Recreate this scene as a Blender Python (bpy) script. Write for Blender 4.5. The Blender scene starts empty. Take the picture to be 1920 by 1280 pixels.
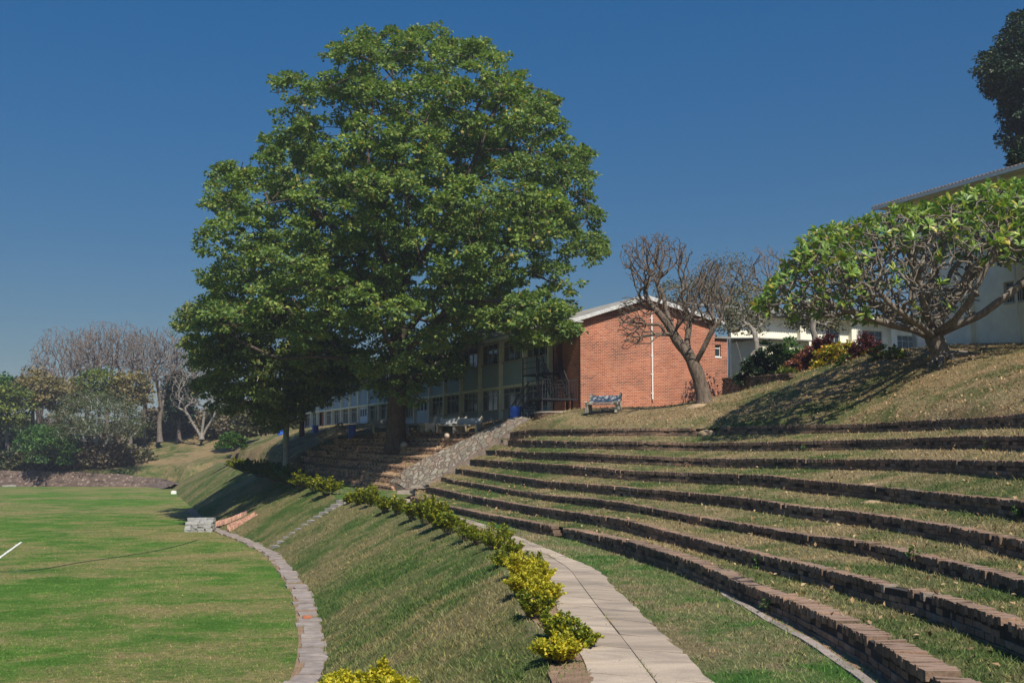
import bpy, math, random
import numpy as np
from math import radians as R
rng = np.random.default_rng(7); random.seed(7)
C = bpy.context.scene.collection
SC = bpy.context.scene
# ---------------------------------------------------------------- camera, world, sun, exposure
F = 2100.0; TH = math.atan(203/F)
cam = bpy.data.cameras.new("camera"); camo = bpy.data.objects.new("camera", cam); C.objects.link(camo)
cam.sensor_width = 36; cam.lens = 36*F/1920; cam.clip_start = .1; cam.clip_end = 6000
camo.location = (0,0,0); camo.rotation_euler = (math.pi/2+TH, 0, 0); SC.camera = camo
W = bpy.data.worlds.new("World"); SC.world = W; W.use_nodes = True
SUN_EL = R(50); SAX, SAY = .345, -.9386
wn = W.node_tree; bg = wn.nodes["Background"]
sky = wn.nodes.new("ShaderNodeTexSky"); sky.sky_type = 'NISHITA'; sky.sun_disc = False
sky.sun_elevation = SUN_EL; sky.sun_rotation = math.atan2(SAX, SAY)
sky.air_density = 1.0; sky.dust_density = .6; sky.ozone_density = 3.0; sky.altitude = 400
hs = wn.nodes.new("ShaderNodeHueSaturation"); hs.inputs['Saturation'].default_value = 1.40; hs.inputs['Value'].default_value = 1.22
wn.links.new(sky.outputs[0], hs.inputs['Color'])
# lower sky: less luminous towards the horizon, as in the photograph
wc = wn.nodes.new("ShaderNodeTexCoord"); wsx = wn.nodes.new("ShaderNodeSeparateXYZ"); wr = wn.nodes.new("ShaderNodeMapRange"); wm = wn.nodes.new("ShaderNodeMix"); wm.data_type = 'RGBA'; wm.blend_type = 'MULTIPLY'; wm.inputs[0].default_value = 1
wn.links.new(wc.outputs['Generated'], wsx.inputs[0]); wn.links.new(wsx.outputs[2], wr.inputs[0]); wr.inputs[1].default_value = .08; wr.inputs[2].default_value = .40; wr.inputs[3].default_value = .53; wr.inputs[4].default_value = 1.0
wr2 = wn.nodes.new("ShaderNodeMapRange"); wr2.inputs[1].default_value = .42; wr2.inputs[2].default_value = .9; wr2.inputs[3].default_value = 1.0; wr2.inputs[4].default_value = 2.7; wn.links.new(wsx.outputs[2], wr2.inputs[0])  # overhead sky boosted above its natural brightness, added fill for the shade
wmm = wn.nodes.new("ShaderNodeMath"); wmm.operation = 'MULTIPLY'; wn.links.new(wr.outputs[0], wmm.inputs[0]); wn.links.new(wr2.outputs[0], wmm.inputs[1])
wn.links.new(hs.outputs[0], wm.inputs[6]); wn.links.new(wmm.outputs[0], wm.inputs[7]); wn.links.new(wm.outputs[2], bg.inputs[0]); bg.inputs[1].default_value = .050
sl = bpy.data.lights.new("sun", 'SUN'); sl.energy = 4.8; sl.angle = R(.5); sl.color = (1,.93,.82)
so = bpy.data.objects.new("sun", sl); C.objects.link(so)
from mathutils import Vector
sd = Vector((SAX*math.cos(SUN_EL), SAY*math.cos(SUN_EL), math.sin(SUN_EL)))
so.rotation_euler = sd.to_track_quat('Z','Y').to_euler(); so.location = sd*50
SC.view_settings.view_transform = 'Standard'; SC.view_settings.look = 'None'
SC.view_settings.exposure = 0.42; SC.view_settings.gamma = 1
SC.render.resolution_x = 1024; SC.render.resolution_y = 682
try:
    SC.cycles.max_bounces = 6; SC.cycles.transparent_max_bounces = 8
except Exception: pass

# ---------------------------------------------------------------- measuring helpers (photo coordinates -> places in the world)
CTH, STH = math.cos(TH), math.sin(TH)
def ray(px, py):
    u = px-960; v = 640-py
    dy = F*CTH - v*STH
    return u/dy, (F*STH+v*CTH)/dy
def P(px, py, Y):
    a, b = ray(px, py); return np.array([a*Y, Y, b*Y])
def PZ(px, py, z):
    a, b = ray(px, py); Y = z/b; return np.array([a*Y, Y, z])
def pts(L): return np.array([P(*q) for q in L])
def lerp(a, b, t): return a+(b-a)*t
def arclen(V):
    return np.concatenate([[0], np.cumsum(np.linalg.norm(np.diff(V, axis=0), axis=1))])
def resample(V, n=None, step=None):
    s = arclen(V)
    if n is None: n = max(2, int(s[-1]/step)+1)
    t = np.linspace(0, s[-1], n)
    return np.stack([np.interp(t, s, V[:, k]) for k in range(V.shape[1])], 1)
def smooth(V, n=3, k=5):
    V = V.copy()
    for _ in range(n):
        W_ = V.copy(); W_[1:-1] = (V[:-2]+2*V[1:-1]+V[2:])/4; V = W_
    return V
def noise2(x, y, sc=1., seed=0):
    r = np.random.default_rng(seed); out = np.zeros_like(np.asarray(x, float))
    for i in range(10):
        a = r.uniform(0, 6.283); f = sc*r.uniform(.5, 2.2); ph = r.uniform(0, 6.283)
        out = out+np.sin((np.cos(a)*x+np.sin(a)*y)*f+ph)/(.6+f/sc)
    return out/3.5

# ---------------------------------------------------------------- mesh helpers
def chain_loc(p):
    l = np.zeros(3)
    while p is not None: l = l+np.array(p.location); p = p.parent
    return l
def mesh_obj(name, V, Fc, mat, parent=None, sm=False, local=False):
    V = np.asarray(V, float)
    if parent is not None and not local: V = V-chain_loc(parent)
    me = bpy.data.meshes.new(name)
    if isinstance(Fc, np.ndarray):
        k = Fc.shape[1]; n = len(Fc)
        me.vertices.add(len(V)); me.vertices.foreach_set('co', V.astype(np.float32).ravel())
        me.loops.add(n*k); me.loops.foreach_set('vertex_index', Fc.astype(np.int32).ravel())
        me.polygons.add(n); me.polygons.foreach_set('loop_start', (np.arange(n)*k).astype(np.int32))
        me.polygons.foreach_set('loop_total', np.full(n, k, np.int32))
        me.update(calc_edges=True)
    else:
        me.from_pydata([tuple(v) for v in V], [], [tuple(f) for f in Fc])
    me.polygons.foreach_set('use_smooth', np.full(len(me.polygons), sm))
    if mat: me.materials.append(mat)
    o = bpy.data.objects.new(name, me); C.objects.link(o)
    if parent is not None: o.parent = parent
    return o
def tag(o, label=None, cat=None, group=None, kind=None):
    if label: o['label'] = label
    if cat: o['category'] = cat
    if group: o['group'] = group
    if kind: o['kind'] = kind
    return o
def thing(name, loc, label, cat, group=None, rz=0):
    o = bpy.data.objects.new(name, None); C.objects.link(o); o.empty_display_size = .3
    o.location = tuple(loc); o.rotation_euler = (0,0,rz); return tag(o, label, cat, group)
class MB:
    def __init__(s): s.V = []; s.F = []; s.n = 0
    def add(s, V, Fc):
        V = np.asarray(V, float); s.V.append(V); s.F += [tuple(int(i)+s.n for i in f) for f in Fc]; s.n += len(V); return s
    def box(s, c, ax, ay, az):   # centre and three half-axis vectors
        c, ax, ay, az = [np.asarray(q, float) for q in (c, ax, ay, az)]
        V = [c+i*ax+j*ay+k*az for k in (-1,1) for j in (-1,1) for i in (-1,1)]
        return s.add(V, [(0,2,3,1),(4,5,7,6),(0,1,5,4),(2,6,7,3),(0,4,6,2),(1,3,7,5)])
    def abox(s, x0, x1, y0, y1, z0, z1):
        return s.box(((x0+x1)/2,(y0+y1)/2,(z0+z1)/2), ((x1-x0)/2,0,0), (0,(y1-y0)/2,0), (0,0,(z1-z0)/2))
    def bar(s, a, b, w, h=None):
        a = np.asarray(a,float); b = np.asarray(b,float); h = h or w; d = b-a; L = np.linalg.norm(d); d = d/L
        up = np.array([0,0,1.]) if abs(d[2])<.9 else np.array([1.,0,0])
        x = np.cross(d, up); x /= np.linalg.norm(x); y = np.cross(x, d)
        return s.box((a+b)/2, d*L/2, x*w/2, y*h/2)
    def tube(s, path, rad, k=8, cap=True):
        path = np.asarray(path, float); n = len(path); rad = np.broadcast_to(rad, (n,))
        V = []; prev = None
        for i in range(n):
            d = path[min(i+1,n-1)]-path[max(i-1,0)]; d = d/(np.linalg.norm(d)+1e-9)
            up = np.array([0,0,1.]) if abs(d[2])<.95 else np.array([1.,0,0])
            if prev is not None: up = prev
            x = np.cross(up, d); x /= np.linalg.norm(x)+1e-9; y = np.cross(d, x); prev = y
            for j in range(k):
                a = 2*math.pi*j/k; V.append(path[i]+rad[i]*(math.cos(a)*x+math.sin(a)*y))
        Fc = [(i*k+j, i*k+(j+1)%k, (i+1)*k+(j+1)%k, (i+1)*k+j) for i in range(n-1) for j in range(k)]
        if cap: Fc += [tuple(range(k-1,-1,-1)), tuple((n-1)*k+j for j in range(k))]
        return s.add(V, Fc)
    def prism(s, outline, a, b):  # outline (n,3) swept from offset a to offset b
        o = np.asarray(outline, float); n = len(o)
        V = np.concatenate([o+a, o+b]); Fc = [tuple(range(n)), tuple(range(2*n-1, n-1, -1))]
        Fc += [(i, i+n, (i+1)%n+n, (i+1)%n) for i in range(n)]
        return s.add(V, Fc)
    def build(s, name, mat, parent=None, sm=False, local=False):
        return mesh_obj(name, np.concatenate(s.V), s.F, mat, parent, sm, local)
def boxes(c, ax, ay, az):   # vectorised boxes: arrays (n,3)
    sg = [(i,j,k) for k in (-1,1) for j in (-1,1) for i in (-1,1)]
    V = np.stack([c+i*ax+j*ay+k*az for i,j,k in sg], 1).reshape(-1,3)
    f = np.array([(0,2,3,1),(4,5,7,6),(0,1,5,4),(2,6,7,3),(0,4,6,2),(1,3,7,5)])
    Fc = (f[None]+8*np.arange(len(c))[:,None,None]).reshape(-1,4)
    return V, Fc
def grid_faces(n, m):
    i, j = np.meshgrid(np.arange(n-1), np.arange(m-1), indexing='ij'); a = (i*m+j).ravel()
    return np.stack([a, a+m, a+m+1, a+1], 1)

# ---------------------------------------------------------------- materials
def mat(name):
    m = bpy.data.materials.new(name); m.use_nodes = True; return m, m.node_tree, m.node_tree.nodes["Principled BSDF"]
def N(nt, typ, **kw):
    n = nt.nodes.new(typ)
    for k, v in kw.items():
        if k in n.inputs: n.inputs[k].default_value = v
        else: setattr(n, k, v)
    return n
def tex_noise(nt, scale, detail=4, rough=.55, vec=None, dist=0):
    n = N(nt, 'ShaderNodeTexNoise'); n.inputs['Scale'].default_value = scale; n.inputs['Detail'].default_value = detail
    n.inputs['Roughness'].default_value = rough; n.inputs['Distortion'].default_value = dist
    if vec is not None: nt.links.new(vec, n.inputs['Vector'])
    return n.outputs['Fac']
def ramp(nt, fac, stops):
    r = N(nt, 'ShaderNodeValToRGB'); e = r.color_ramp.elements
    while len(e) < len(stops): e.new(.5)
    for q, (p, c) in zip(e, stops): q.position = p; q.color = (*c, 1) if len(c) == 3 else c
    nt.links.new(fac, r.inputs['Fac']); return r.outputs['Color']
def mix(nt, fac, a, b, mode='MIX'):
    m = N(nt, 'ShaderNodeMix', data_type='RGBA', blend_type=mode)
    for s, v in ((m.inputs[0], fac), (m.inputs[6], a), (m.inputs[7], b)):
        if isinstance(v, (int, float)): s.default_value = v
        elif isinstance(v, tuple): s.default_value = (*v, 1)
        else: nt.links.new(v, s)
    return m.outputs[2]
def coords(nt, obj=True, scale=None):
    t = N(nt, 'ShaderNodeTexCoord').outputs['Object']
    if scale:
        m = N(nt, 'ShaderNodeMapping'); m.inputs['Scale'].default_value = scale; nt.links.new(t, m.inputs[0]); t = m.outputs[0]
    return t
def world_pos(nt, scale=None):
    t = N(nt, 'ShaderNodeNewGeometry').outputs['Position']
    if scale:
        m = N(nt, 'ShaderNodeMapping'); m.inputs['Scale'].default_value = scale; nt.links.new(t, m.inputs[0]); t = m.outputs[0]
    return t
def bump(nt, b, h, strength=.5, dist=.02):
    n = N(nt, 'ShaderNodeBump'); n.inputs['Strength'].default_value = strength; n.inputs['Distance'].default_value = dist
    nt.links.new(h, n.inputs['Height']); nt.links.new(n.outputs[0], b.inputs['Normal'])
def island(nt): return N(nt, 'ShaderNodeNewGeometry').outputs['Random Per Island']

def simple(name, col, rough=.7, var=.25, scale=3., bumpy=.2, spec=.3, metal=0, dark=None):
    m, nt, b = mat(name); v = coords(nt)
    n = tex_noise(nt, scale, 6, .65, v)
    dk = dark or tuple(c*(1-var) for c in col); lt = tuple(min(1, c*(1+var)) for c in col)
    c = ramp(nt, n, [(.3, dk), (.55, col), (.75, lt)])
    nt.links.new(c, b.inputs['Base Color']); b.inputs['Roughness'].default_value = rough
    b.inputs['Specular IOR Level'].default_value = spec; b.inputs['Metallic'].default_value = metal
    if bumpy: bump(nt, b, tex_noise(nt, scale*6, 4, .6, v), bumpy, .02)
    return m

def grass_color(nt, greens, dries, bias, sc=1.0, stretch=(1,1,1), bare=None, fine=True):
    """patchy mixture of living and dry grass; bias 0..1 = share of dry"""
    v = world_pos(nt, stretch)
    big = tex_noise(nt, .11*sc, 3, .5, v, .6); mid = tex_noise(nt, .75*sc, 4, .6, v, .4); fin = tex_noise(nt, 7*sc, 5, .7, v)
    a = N(nt, 'ShaderNodeMath', operation='ADD'); nt.links.new(big, a.inputs[0]); nt.links.new(mid, a.inputs[1])
    b_ = N(nt, 'ShaderNodeMath', operation='MULTIPLY_ADD'); nt.links.new(fin, b_.inputs[0]); b_.inputs[1].default_value = .45; nt.links.new(a.outputs[0], b_.inputs[2])
    s = N(nt, 'ShaderNodeMapRange'); nt.links.new(b_.outputs[0], s.inputs[0])
    c0 = 1.225+(.5-bias)*.55
    s.inputs[1].default_value = c0-.15; s.inputs[2].default_value = c0+.15
    g = ramp(nt, mid, [(.32, greens[0]), (.68, greens[1])]); d = ramp(nt, fin, [(.35, dries[0]), (.65, dries[1])])
    c = mix(nt, s.outputs[0], g, d)
    if bare:
        q = tex_noise(nt, .35*sc, 4, .6, v, 1.0); w = N(nt, 'ShaderNodeMapRange'); nt.links.new(q, w.inputs[0])
        w.inputs[1].default_value = bare[1]; w.inputs[2].default_value = bare[1]+.09
        c = mix(nt, w.outputs[0], c, bare[0])
    return c, fin, mid
GR = dict(
  field=(((.056,.130,.018),(.098,.190,.028)), ((.16,.155,.050),(.27,.215,.100)), .46, .8, (.75,.9,1), None),
  bank=(((.045,.085,.018),(.075,.120,.026)), ((.135,.125,.050),(.215,.175,.085)), .47, .9, (1,1,1), None),
  terrace=(((.055,.085,.022),(.085,.120,.032)), ((.185,.145,.072),(.29,.22,.12)), .55, 1.0, (1,1,1), ((.26,.17,.10), .70)),
  verge=(((.045,.110,.020),(.075,.150,.030)), ((.15,.13,.06),(.24,.19,.11)), .50, 1.0, (1,1,1), None),
  hill=(((.060,.085,.025),(.090,.115,.036)), ((.19,.140,.068),(.29,.21,.115)), .62, 1.0, (1,1,1), ((.30,.20,.12), .66)),
  shade=(((.10,.10,.04),(.12,.12,.05)), ((.30,.21,.13),(.40,.28,.18)), .85, 1.0, (1,1,1), ((.26,.16,.10), .52)),
)
def ground_mat(key):
    m, nt, b = mat("ground_"+key); g, d, bias, sc, stv, bare = GR[key]
    c, fin, mid = grass_color(nt, g, d, bias, sc, stv, bare)
    v = world_pos(nt); vf = tex_noise(nt, 26, 5, .75, v)
    c = mix(nt, .6, c, ramp(nt, tex_noise(nt, 3.2, 5, .7, v), [(.3,(.68,.72,.66)),(.7,(1.25,1.2,1.15))]), 'MULTIPLY')
    c = mix(nt, .75, c, ramp(nt, vf, [(.3,(.35,.35,.35)),(.7,(1.35,1.35,1.35))]), 'MULTIPLY')
    nt.links.new(c, b.inputs['Base Color']); b.inputs['Roughness'].default_value = .95; b.inputs['Specular IOR Level'].default_value = .1
    bump(nt, b, vf, .9, .05); return m
def blade_mat(key):
    m, nt, b = mat("blades_"+key); g, d, bias, sc, stv, bare = GR[key]
    g = tuple(tuple(q*1.25 for q in c) for c in g); d = tuple(tuple(q*1.2 for q in c) for c in d)
    c, fin, mid = grass_color(nt, g, d, bias, sc, stv, None)
    i = island(nt); c = mix(nt, .75, c, ramp(nt, i, [(0,(.5,.55,.45)),(.6,(1,1,1)),(.85,(1.25,1.15,.9)),(1,(1.9,1.55,1.2))]), 'MULTIPLY')
    nt.links.new(c, b.inputs['Base Color']); b.inputs['Roughness'].default_value = .7; b.inputs['Specular IOR Level'].default_value = .2
    return m
def per_object(m, lo=.75, hi=1.2):
    nt = m.node_tree; b = nt.nodes['Principled BSDF']; src = b.inputs['Base Color'].links[0].from_socket
    c = mix(nt, 1., src, ramp(nt, N(nt,'ShaderNodeObjectInfo').outputs['Random'], [(0,(lo,lo,lo)),(1,(hi,hi*.98,hi*.95))]), 'MULTIPLY'); nt.links.new(c, b.inputs['Base Color']); return m
def leaf_mat(name, cols, rough=.45, trans=.25, spec=.4):
    """cols = list of (pos, colour) across the leaves of the crown"""
    m, nt, b = mat(name); i = island(nt); c = ramp(nt, i, cols)
    v = coords(nt); c = mix(nt, .85, c, ramp(nt, tex_noise(nt, .38, 4, .6, v), [(.34,(.66,.76,.72)),(.5,(1,1,1)),(.68,(1.32,1.28,1.0))]), 'MULTIPLY')
    nt.links.new(c, b.inputs['Base Color']); b.inputs['Roughness'].default_value = rough; b.inputs['Specular IOR Level'].default_value = spec
    t = N(nt, 'ShaderNodeBsdfTranslucent'); c2 = mix(nt, 1., c, (1.25,1.35,.6), 'MULTIPLY'); nt.links.new(c2, t.inputs[0])
    mx = N(nt, 'ShaderNodeMixShader'); mx.inputs[0].default_value = trans
    nt.links.new(b.outputs[0], mx.inputs[1]); nt.links.new(t.outputs[0], mx.inputs[2])
    nt.links.new(mx.outputs[0], nt.nodes['Material Output'].inputs[0]); return m
def bark_mat(name, c1, c2, sc=3.):
    m, nt, b = mat(name); v = coords(nt, scale=(1,1,.25)); n = tex_noise(nt, sc*2.5, 6, .7, v, .5)
    c = ramp(nt, n, [(.3, c1), (.65, c2)]); nt.links.new(c, b.inputs['Base Color']); b.inputs['Roughness'].default_value = .9
    b.inputs['Specular IOR Level'].default_value = .15; bump(nt, b, n, 1., .06); return m
def wall_brick_mat(name, cols, mortar, face_dir, grime=.0):
    """brick bond on a vertical wall whose horizontal direction is face_dir"""
    m, nt, b = mat(name); g = N(nt, 'ShaderNodeNewGeometry').outputs['Position']
    dp = N(nt, 'ShaderNodeVectorMath', operation='DOT_PRODUCT'); nt.links.new(g, dp.inputs[0]); dp.inputs[1].default_value = (*face_dir, 0)
    sx = N(nt, 'ShaderNodeSeparateXYZ'); nt.links.new(g, sx.inputs[0])
    cb = N(nt, 'ShaderNodeCombineXYZ'); nt.links.new(dp.outputs['Value'], cb.inputs[0]); nt.links.new(sx.outputs[2], cb.inputs[1])
    bt = N(nt, 'ShaderNodeTexBrick'); nt.links.new(cb.outputs[0], bt.inputs['Vector'])
    bt.inputs['Scale'].default_value = 1; bt.inputs['Brick Width'].default_value = .235; bt.inputs['Row Height'].default_value = .086
    bt.inputs['Mortar Size'].default_value = .011; bt.inputs['Mortar Smooth'].default_value = .3
    bt.inputs['Color1'].default_value = (0,0,0,1); bt.inputs['Color2'].default_value = (1,1,1,1); bt.inputs['Mortar'].default_value = (.5,.5,.5,1)
    cell = ramp(nt, bt.outputs['Color'], cols)
    pn = tex_noise(nt, .55, 3, .5, cb.outputs[0]); fn = tex_noise(nt, 14, 4, .6, cb.outputs[0])
    # darker, burnt bricks gather in bands
    sc2 = N(nt, 'ShaderNodeMapping'); sc2.inputs['Scale'].default_value = (.35,1.1,1); nt.links.new(cb.outputs[0], sc2.inputs[0])
    bn = tex_noise(nt, .9, 3, .6, sc2.outputs[0])
    w = N(nt, 'ShaderNodeMath', operation='MULTIPLY'); nt.links.new(ramp(nt, bn, [(.5,(0,0,0)),(.64,(1,1,1))]), w.inputs[0]); 
    nt.links.new(ramp(nt, bt.outputs['Color'], [(.45,(0,0,0)),(.6,(1,1,1))]), w.inputs[1])
    c = mix(nt, w.outputs[0], cell, tuple(q*.42 for q in cols[1][1]))
    c = mix(nt, .5, c, ramp(nt, fn, [(.3,(.75,.75,.75)),(.7,(1.2,1.2,1.2))]), 'MULTIPLY')
    c = mix(nt, bt.outputs['Fac'], c, mortar)
    c = mix(nt, .6, c, ramp(nt, pn, [(.3,(.68,.66,.68)),(.7,(1.15,1.1,1.1))]), 'MULTIPLY')
    nt.links.new(c, b.inputs['Base Color']); b.inputs['Roughness'].default_value = .9; b.inputs['Specular IOR Level'].default_value = .15
    inv = N(nt, 'ShaderNodeMath', operation='SUBTRACT'); inv.inputs[0].default_value = 1; nt.links.new(bt.outputs['Fac'], inv.inputs[1])
    bump(nt, b, inv.outputs[0], .6, .01); return m
def rubble_mat(name, stones, mortar, scale=2.6, edge=.06):
    m, nt, b = mat(name); v0 = world_pos(nt); nz = N(nt,'ShaderNodeTexNoise'); nz.inputs['Scale'].default_value = 3; nt.links.new(v0, nz.inputs['Vector'])
    va = N(nt, 'ShaderNodeVectorMath', operation='MULTIPLY_ADD'); nt.links.new(nz.outputs['Color'], va.inputs[0]); va.inputs[1].default_value = (.35,.35,.35); nt.links.new(v0, va.inputs[2])
    vo = N(nt, 'ShaderNodeTexVoronoi', feature='DISTANCE_TO_EDGE'); vo.inputs['Scale'].default_value = scale; nt.links.new(va.outputs[0], vo.inputs['Vector'])
    vc = N(nt, 'ShaderNodeTexVoronoi', feature='F1'); vc.inputs['Scale'].default_value = scale; nt.links.new(va.outputs[0], vc.inputs['Vector'])
    sp = N(nt, 'ShaderNodeSeparateColor'); nt.links.new(vc.outputs['Color'], sp.inputs[0])
    c = ramp(nt, sp.outputs[0], stones); c = mix(nt, .5, c, ramp(nt, tex_noise(nt, 14, 5, .7, v0), [(.3,(.6,.6,.6)),(.7,(1.3,1.3,1.3))]), 'MULTIPLY')
    f = N(nt, 'ShaderNodeMapRange'); nt.links.new(vo.outputs['Distance'], f.inputs[0]); f.inputs[1].default_value = edge*.6; f.inputs[2].default_value = edge*1.3
    c = mix(nt, f.outputs[0], mortar, c); nt.links.new(c, b.inputs['Base Color']); b.inputs['Roughness'].default_value = .9
    bump(nt, b, f.outputs[0], .8, .04); return m
def old_brick_mat(name, lift=None):
    m, nt, b = mat(name); i = island(nt); v = world_pos(nt)
    c = ramp(nt, i, [(0,(.115,.085,.060)),(.35,(.185,.130,.092)),(.65,(.24,.165,.115)),(.9,(.31,.20,.135)),(1,(.21,.19,.16))])
    n1 = tex_noise(nt, .55, 4, .6, v); n2 = tex_noise(nt, 5, 5, .7, v); n3 = tex_noise(nt, 22, 4, .7, v)
    # soot-dark weathering, lime bloom and yellow lichen in patches
    c = mix(nt, .8, c, ramp(nt, n1, [(.33,(.42,.44,.48)),(.62,(1.25,1.18,1.1))]), 'MULTIPLY')
    c = mix(nt, ramp(nt, n2, [(.62,(0,0,0)),(.75,(.7,.7,.7))]), c, (.21,.21,.19))
    c = mix(nt, ramp(nt, tex_noise(nt, 3.1, 5, .7, v, .8), [(.62,(0,0,0)),(.72,(.6,.6,.6))]), c, (.15,.12,.035))
    c = mix(nt, .7, c, ramp(nt, n3, [(.3,(.55,.55,.55)),(.7,(1.4,1.4,1.4))]), 'MULTIPLY')
    # faces that look up are mixed towards a paler pinkish brown
    g = N(nt, 'ShaderNodeNewGeometry'); s = N(nt, 'ShaderNodeSeparateXYZ'); nt.links.new(g.outputs['True Normal'], s.inputs[0])
    up = N(nt, 'ShaderNodeMapRange'); nt.links.new(s.outputs[2], up.inputs[0]); up.inputs[1].default_value = .6; up.inputs[2].default_value = .95
    dm = N(nt, 'ShaderNodeMath', operation='MULTIPLY'); nt.links.new(up.outputs[0], dm.inputs[0]); dm.inputs[1].default_value = .7
    c = mix(nt, dm.outputs[0], c, (.27,.185,.135))
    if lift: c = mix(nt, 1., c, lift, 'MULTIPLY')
    nt.links.new(c, b.inputs['Base Color']); b.inputs['Roughness'].default_value = .95; b.inputs['Specular IOR Level'].default_value = .1
    bump(nt, b, n3, .6, .02); return m
M = {}
M['brick_old'] = old_brick_mat('weathered_terrace_brick')
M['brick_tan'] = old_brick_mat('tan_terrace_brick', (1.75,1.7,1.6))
M['mortar_dark'] = simple('dark_mortar', (.045,.036,.030), .95, .5, 5)
M['concrete'] = simple('path_concrete', (.40,.33,.26), .9, .22, 1.6, .3, .15)
M['concrete_grey'] = simple('grey_concrete', (.33,.30,.26), .9, .3, 3, .3, .15)
M['slab_dark'] = simple('worn_stone_slabs', (.27,.225,.19), .92, .4, 2.2, .5, .15)
M['soil'] = simple('bare_soil', (.24,.155,.10), .95, .35, 3, .8, .1)
M['blue'] = simple('blue_plastic', (.03,.13,.55), .4, .2, 4, .1, .4)
M['black_metal'] = simple('black_painted_steel', (.022,.022,.024), .5, .3, 6, .1, .4)
M['white_paint'] = simple('white_paint', (.72,.72,.68), .6, .12, 2, .05)
M['bench'] = simple('weathered_bench_concrete', (.36,.33,.26), .9, .2, 5, .5, .15)
M['bench_back'] = simple('grey_bench_slab', (.30,.31,.31), .9, .18, 5, .4, .15)
M['wood'] = simple('weathered_wood', (.30,.24,.18), .9, .4, 6, .3, .15)
M['curtain'] = simple('pale_curtain', (.35,.35,.34), .9, .3, 2)
M['glass'] = simple('window_glass', (.03,.04,.045), .08, .3, 1, 0, .6)
M['frame'] = simple('window_frame_paint', (.42,.45,.43), .6, .2, 3, .05)
M['bark_dark'] = bark_mat('dark_bark', (.035,.025,.018), (.13,.10,.075))
M['bark_grey'] = bark_mat('grey_bark', (.11,.095,.075), (.30,.27,.23))
M['bark_twig'] = bark_mat('bare_twig_bark', (.10,.08,.065), (.20,.165,.14))
M['bark_white'] = bark_mat('pale_bark', (.16,.15,.13), (.48,.47,.43))
M['bark_frangi'] = bark_mat('frangipani_bark', (.075,.060,.045), (.25,.215,.17))
M['stem'] = bark_mat('shrub_stem', (.07,.05,.03), (.16,.12,.08))

# ---------------------------------------------------------------- terrace curves (traced from the photo, then stood in the world)
def curve_interp(tab, x): tab = np.array(tab, float); return np.interp(x, tab[:,0], tab[:,1])
W1TOP = [(769,930),(800,937),(845,949),(928,966),(1043,987),(1080,995),(1205,1021),(1305,1052),(1392,1090),(1477,1120),(1571,1166),(1668,1215),(1806,1280)]
W1BASE = [(769,941),(845,961),(928,981),(1012,1001),(1080,1013),(1180,1045),(1280,1079),(1355,1110),(1480,1167),(1575,1219),(1644,1264)]
TOPS = {8:[(957,810),(1000,804),(1100,803.6),(1200,802.5),(1300,803),(1360,799.5),(1400,798.5),(1500,796),(1600,794),(1700,790),(1800,784),(1920,776)],
 7:[(952,823),(1000,825),(1100,827),(1200,828.5),(1300,829.5),(1400,829),(1500,827.5),(1600,825),(1700,821.5),(1800,818),(1920,818)],
 6:[(931,843),(1000,848),(1100,850.6),(1200,855),(1300,858.5),(1400,859.5),(1500,859.5),(1600,860),(1700,860),(1800,862),(1920,866)],
 5:[(892,861),(950,864),(1000,868),(1100,876),(1200,883),(1300,886.5),(1400,888.5),(1450,892),(1500,899),(1600,907),(1700,917),(1800,927),(1920,939)],
 4:[(868,879),(950,891),(1000,899),(1100,907),(1200,916),(1300,924),(1400,933),(1500,949),(1600,958),(1700,972),(1800,989),(1920,1012)],
 3:[(837,896),(900,908),(1000,923),(1060,931),(1100,935),(1200,948),(1300,966),(1400,981),(1500,1000),(1600,1013),(1700,1036),(1800,1057),(1920,1085)],
 2:[(799,912),(880,928),(1000,949),(1100,962),(1160,971),(1241,991),(1363,1024),(1505,1056),(1600,1080),(1655,1097),(1700,1103),(1810,1138),(1920,1178)]}
ZP = -2.6; ZF = -4.8
def extend(V, L=16., n=8):
    d = V[-1]-V[-6]; d[2] = 0; d /= np.linalg.norm(d); d2 = np.array([-.12,-1,0]); 
    E = []; p = V[-1].copy()
    for i in range(n):
        d = .7*d+.3*d2; d /= np.linalg.norm(d); p = p+d*L/n; E.append(p.copy())
    return np.concatenate([V, E])
w1b = np.array([PZ(x, y, ZP) for x, y in [(x, curve_interp(W1BASE, x)) for x in np.arange(769, 1645, 12)]])
w1b = smooth(w1b, 3)
xs1 = np.arange(769, 1645, 12.)
# top of the lowest wall: same XY as its base, height read from the photo
def y_at(V, px):   # depth where the column px meets curve V (px list increasing)
    return V
Y1tab = [(x, v[1]) for x, v in zip(xs1, w1b)]
Y1tab += [(1806, 10.6), (1920, 9.5)]
w1t = w1b.copy()
for i, x in enumerate(xs1):
    a, b = ray(x, curve_interp(W1TOP, x)); w1t[i,2] = b*w1b[i,1]
w1t[:,2] = smooth(w1t[:,2:3], 6)[:,0]
Y8tab = [(850,63),(957,60),(1000,56),(1100,51),(1200,48.2),(1300,47),(1400,44),(1500,41.3),(1600,39.2),(1700,36.5),(1800,33.2),(1920,29)]
YS = {2:58, 3:59, 4:59.5, 5:60, 6:60, 7:60, 8:60}
Wt = {1: extend(w1t)}
for k in range(2, 9):
    x0 = TOPS[k][0][0]; X = np.arange(x0, 1921, 11.)
    Yf = curve_interp(Y1tab, X)*(1-(k-1)/7)+curve_interp(Y8tab, X)*(k-1)/7
    dlt = YS[k]-Yf[0]; Yk = Yf+dlt*np.clip(1-(X-x0)/(1080-x0), 0, 1)**2
    V = np.array([P(x, curve_interp(TOPS[k], x), y) for x, y in zip(X, Yk)])
    V[:,:2] = smooth(V[:,:2], 8); V[:,2] = smooth(V[:,2:3], 2)[:,0]
    Wt[k] = extend(V)
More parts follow.
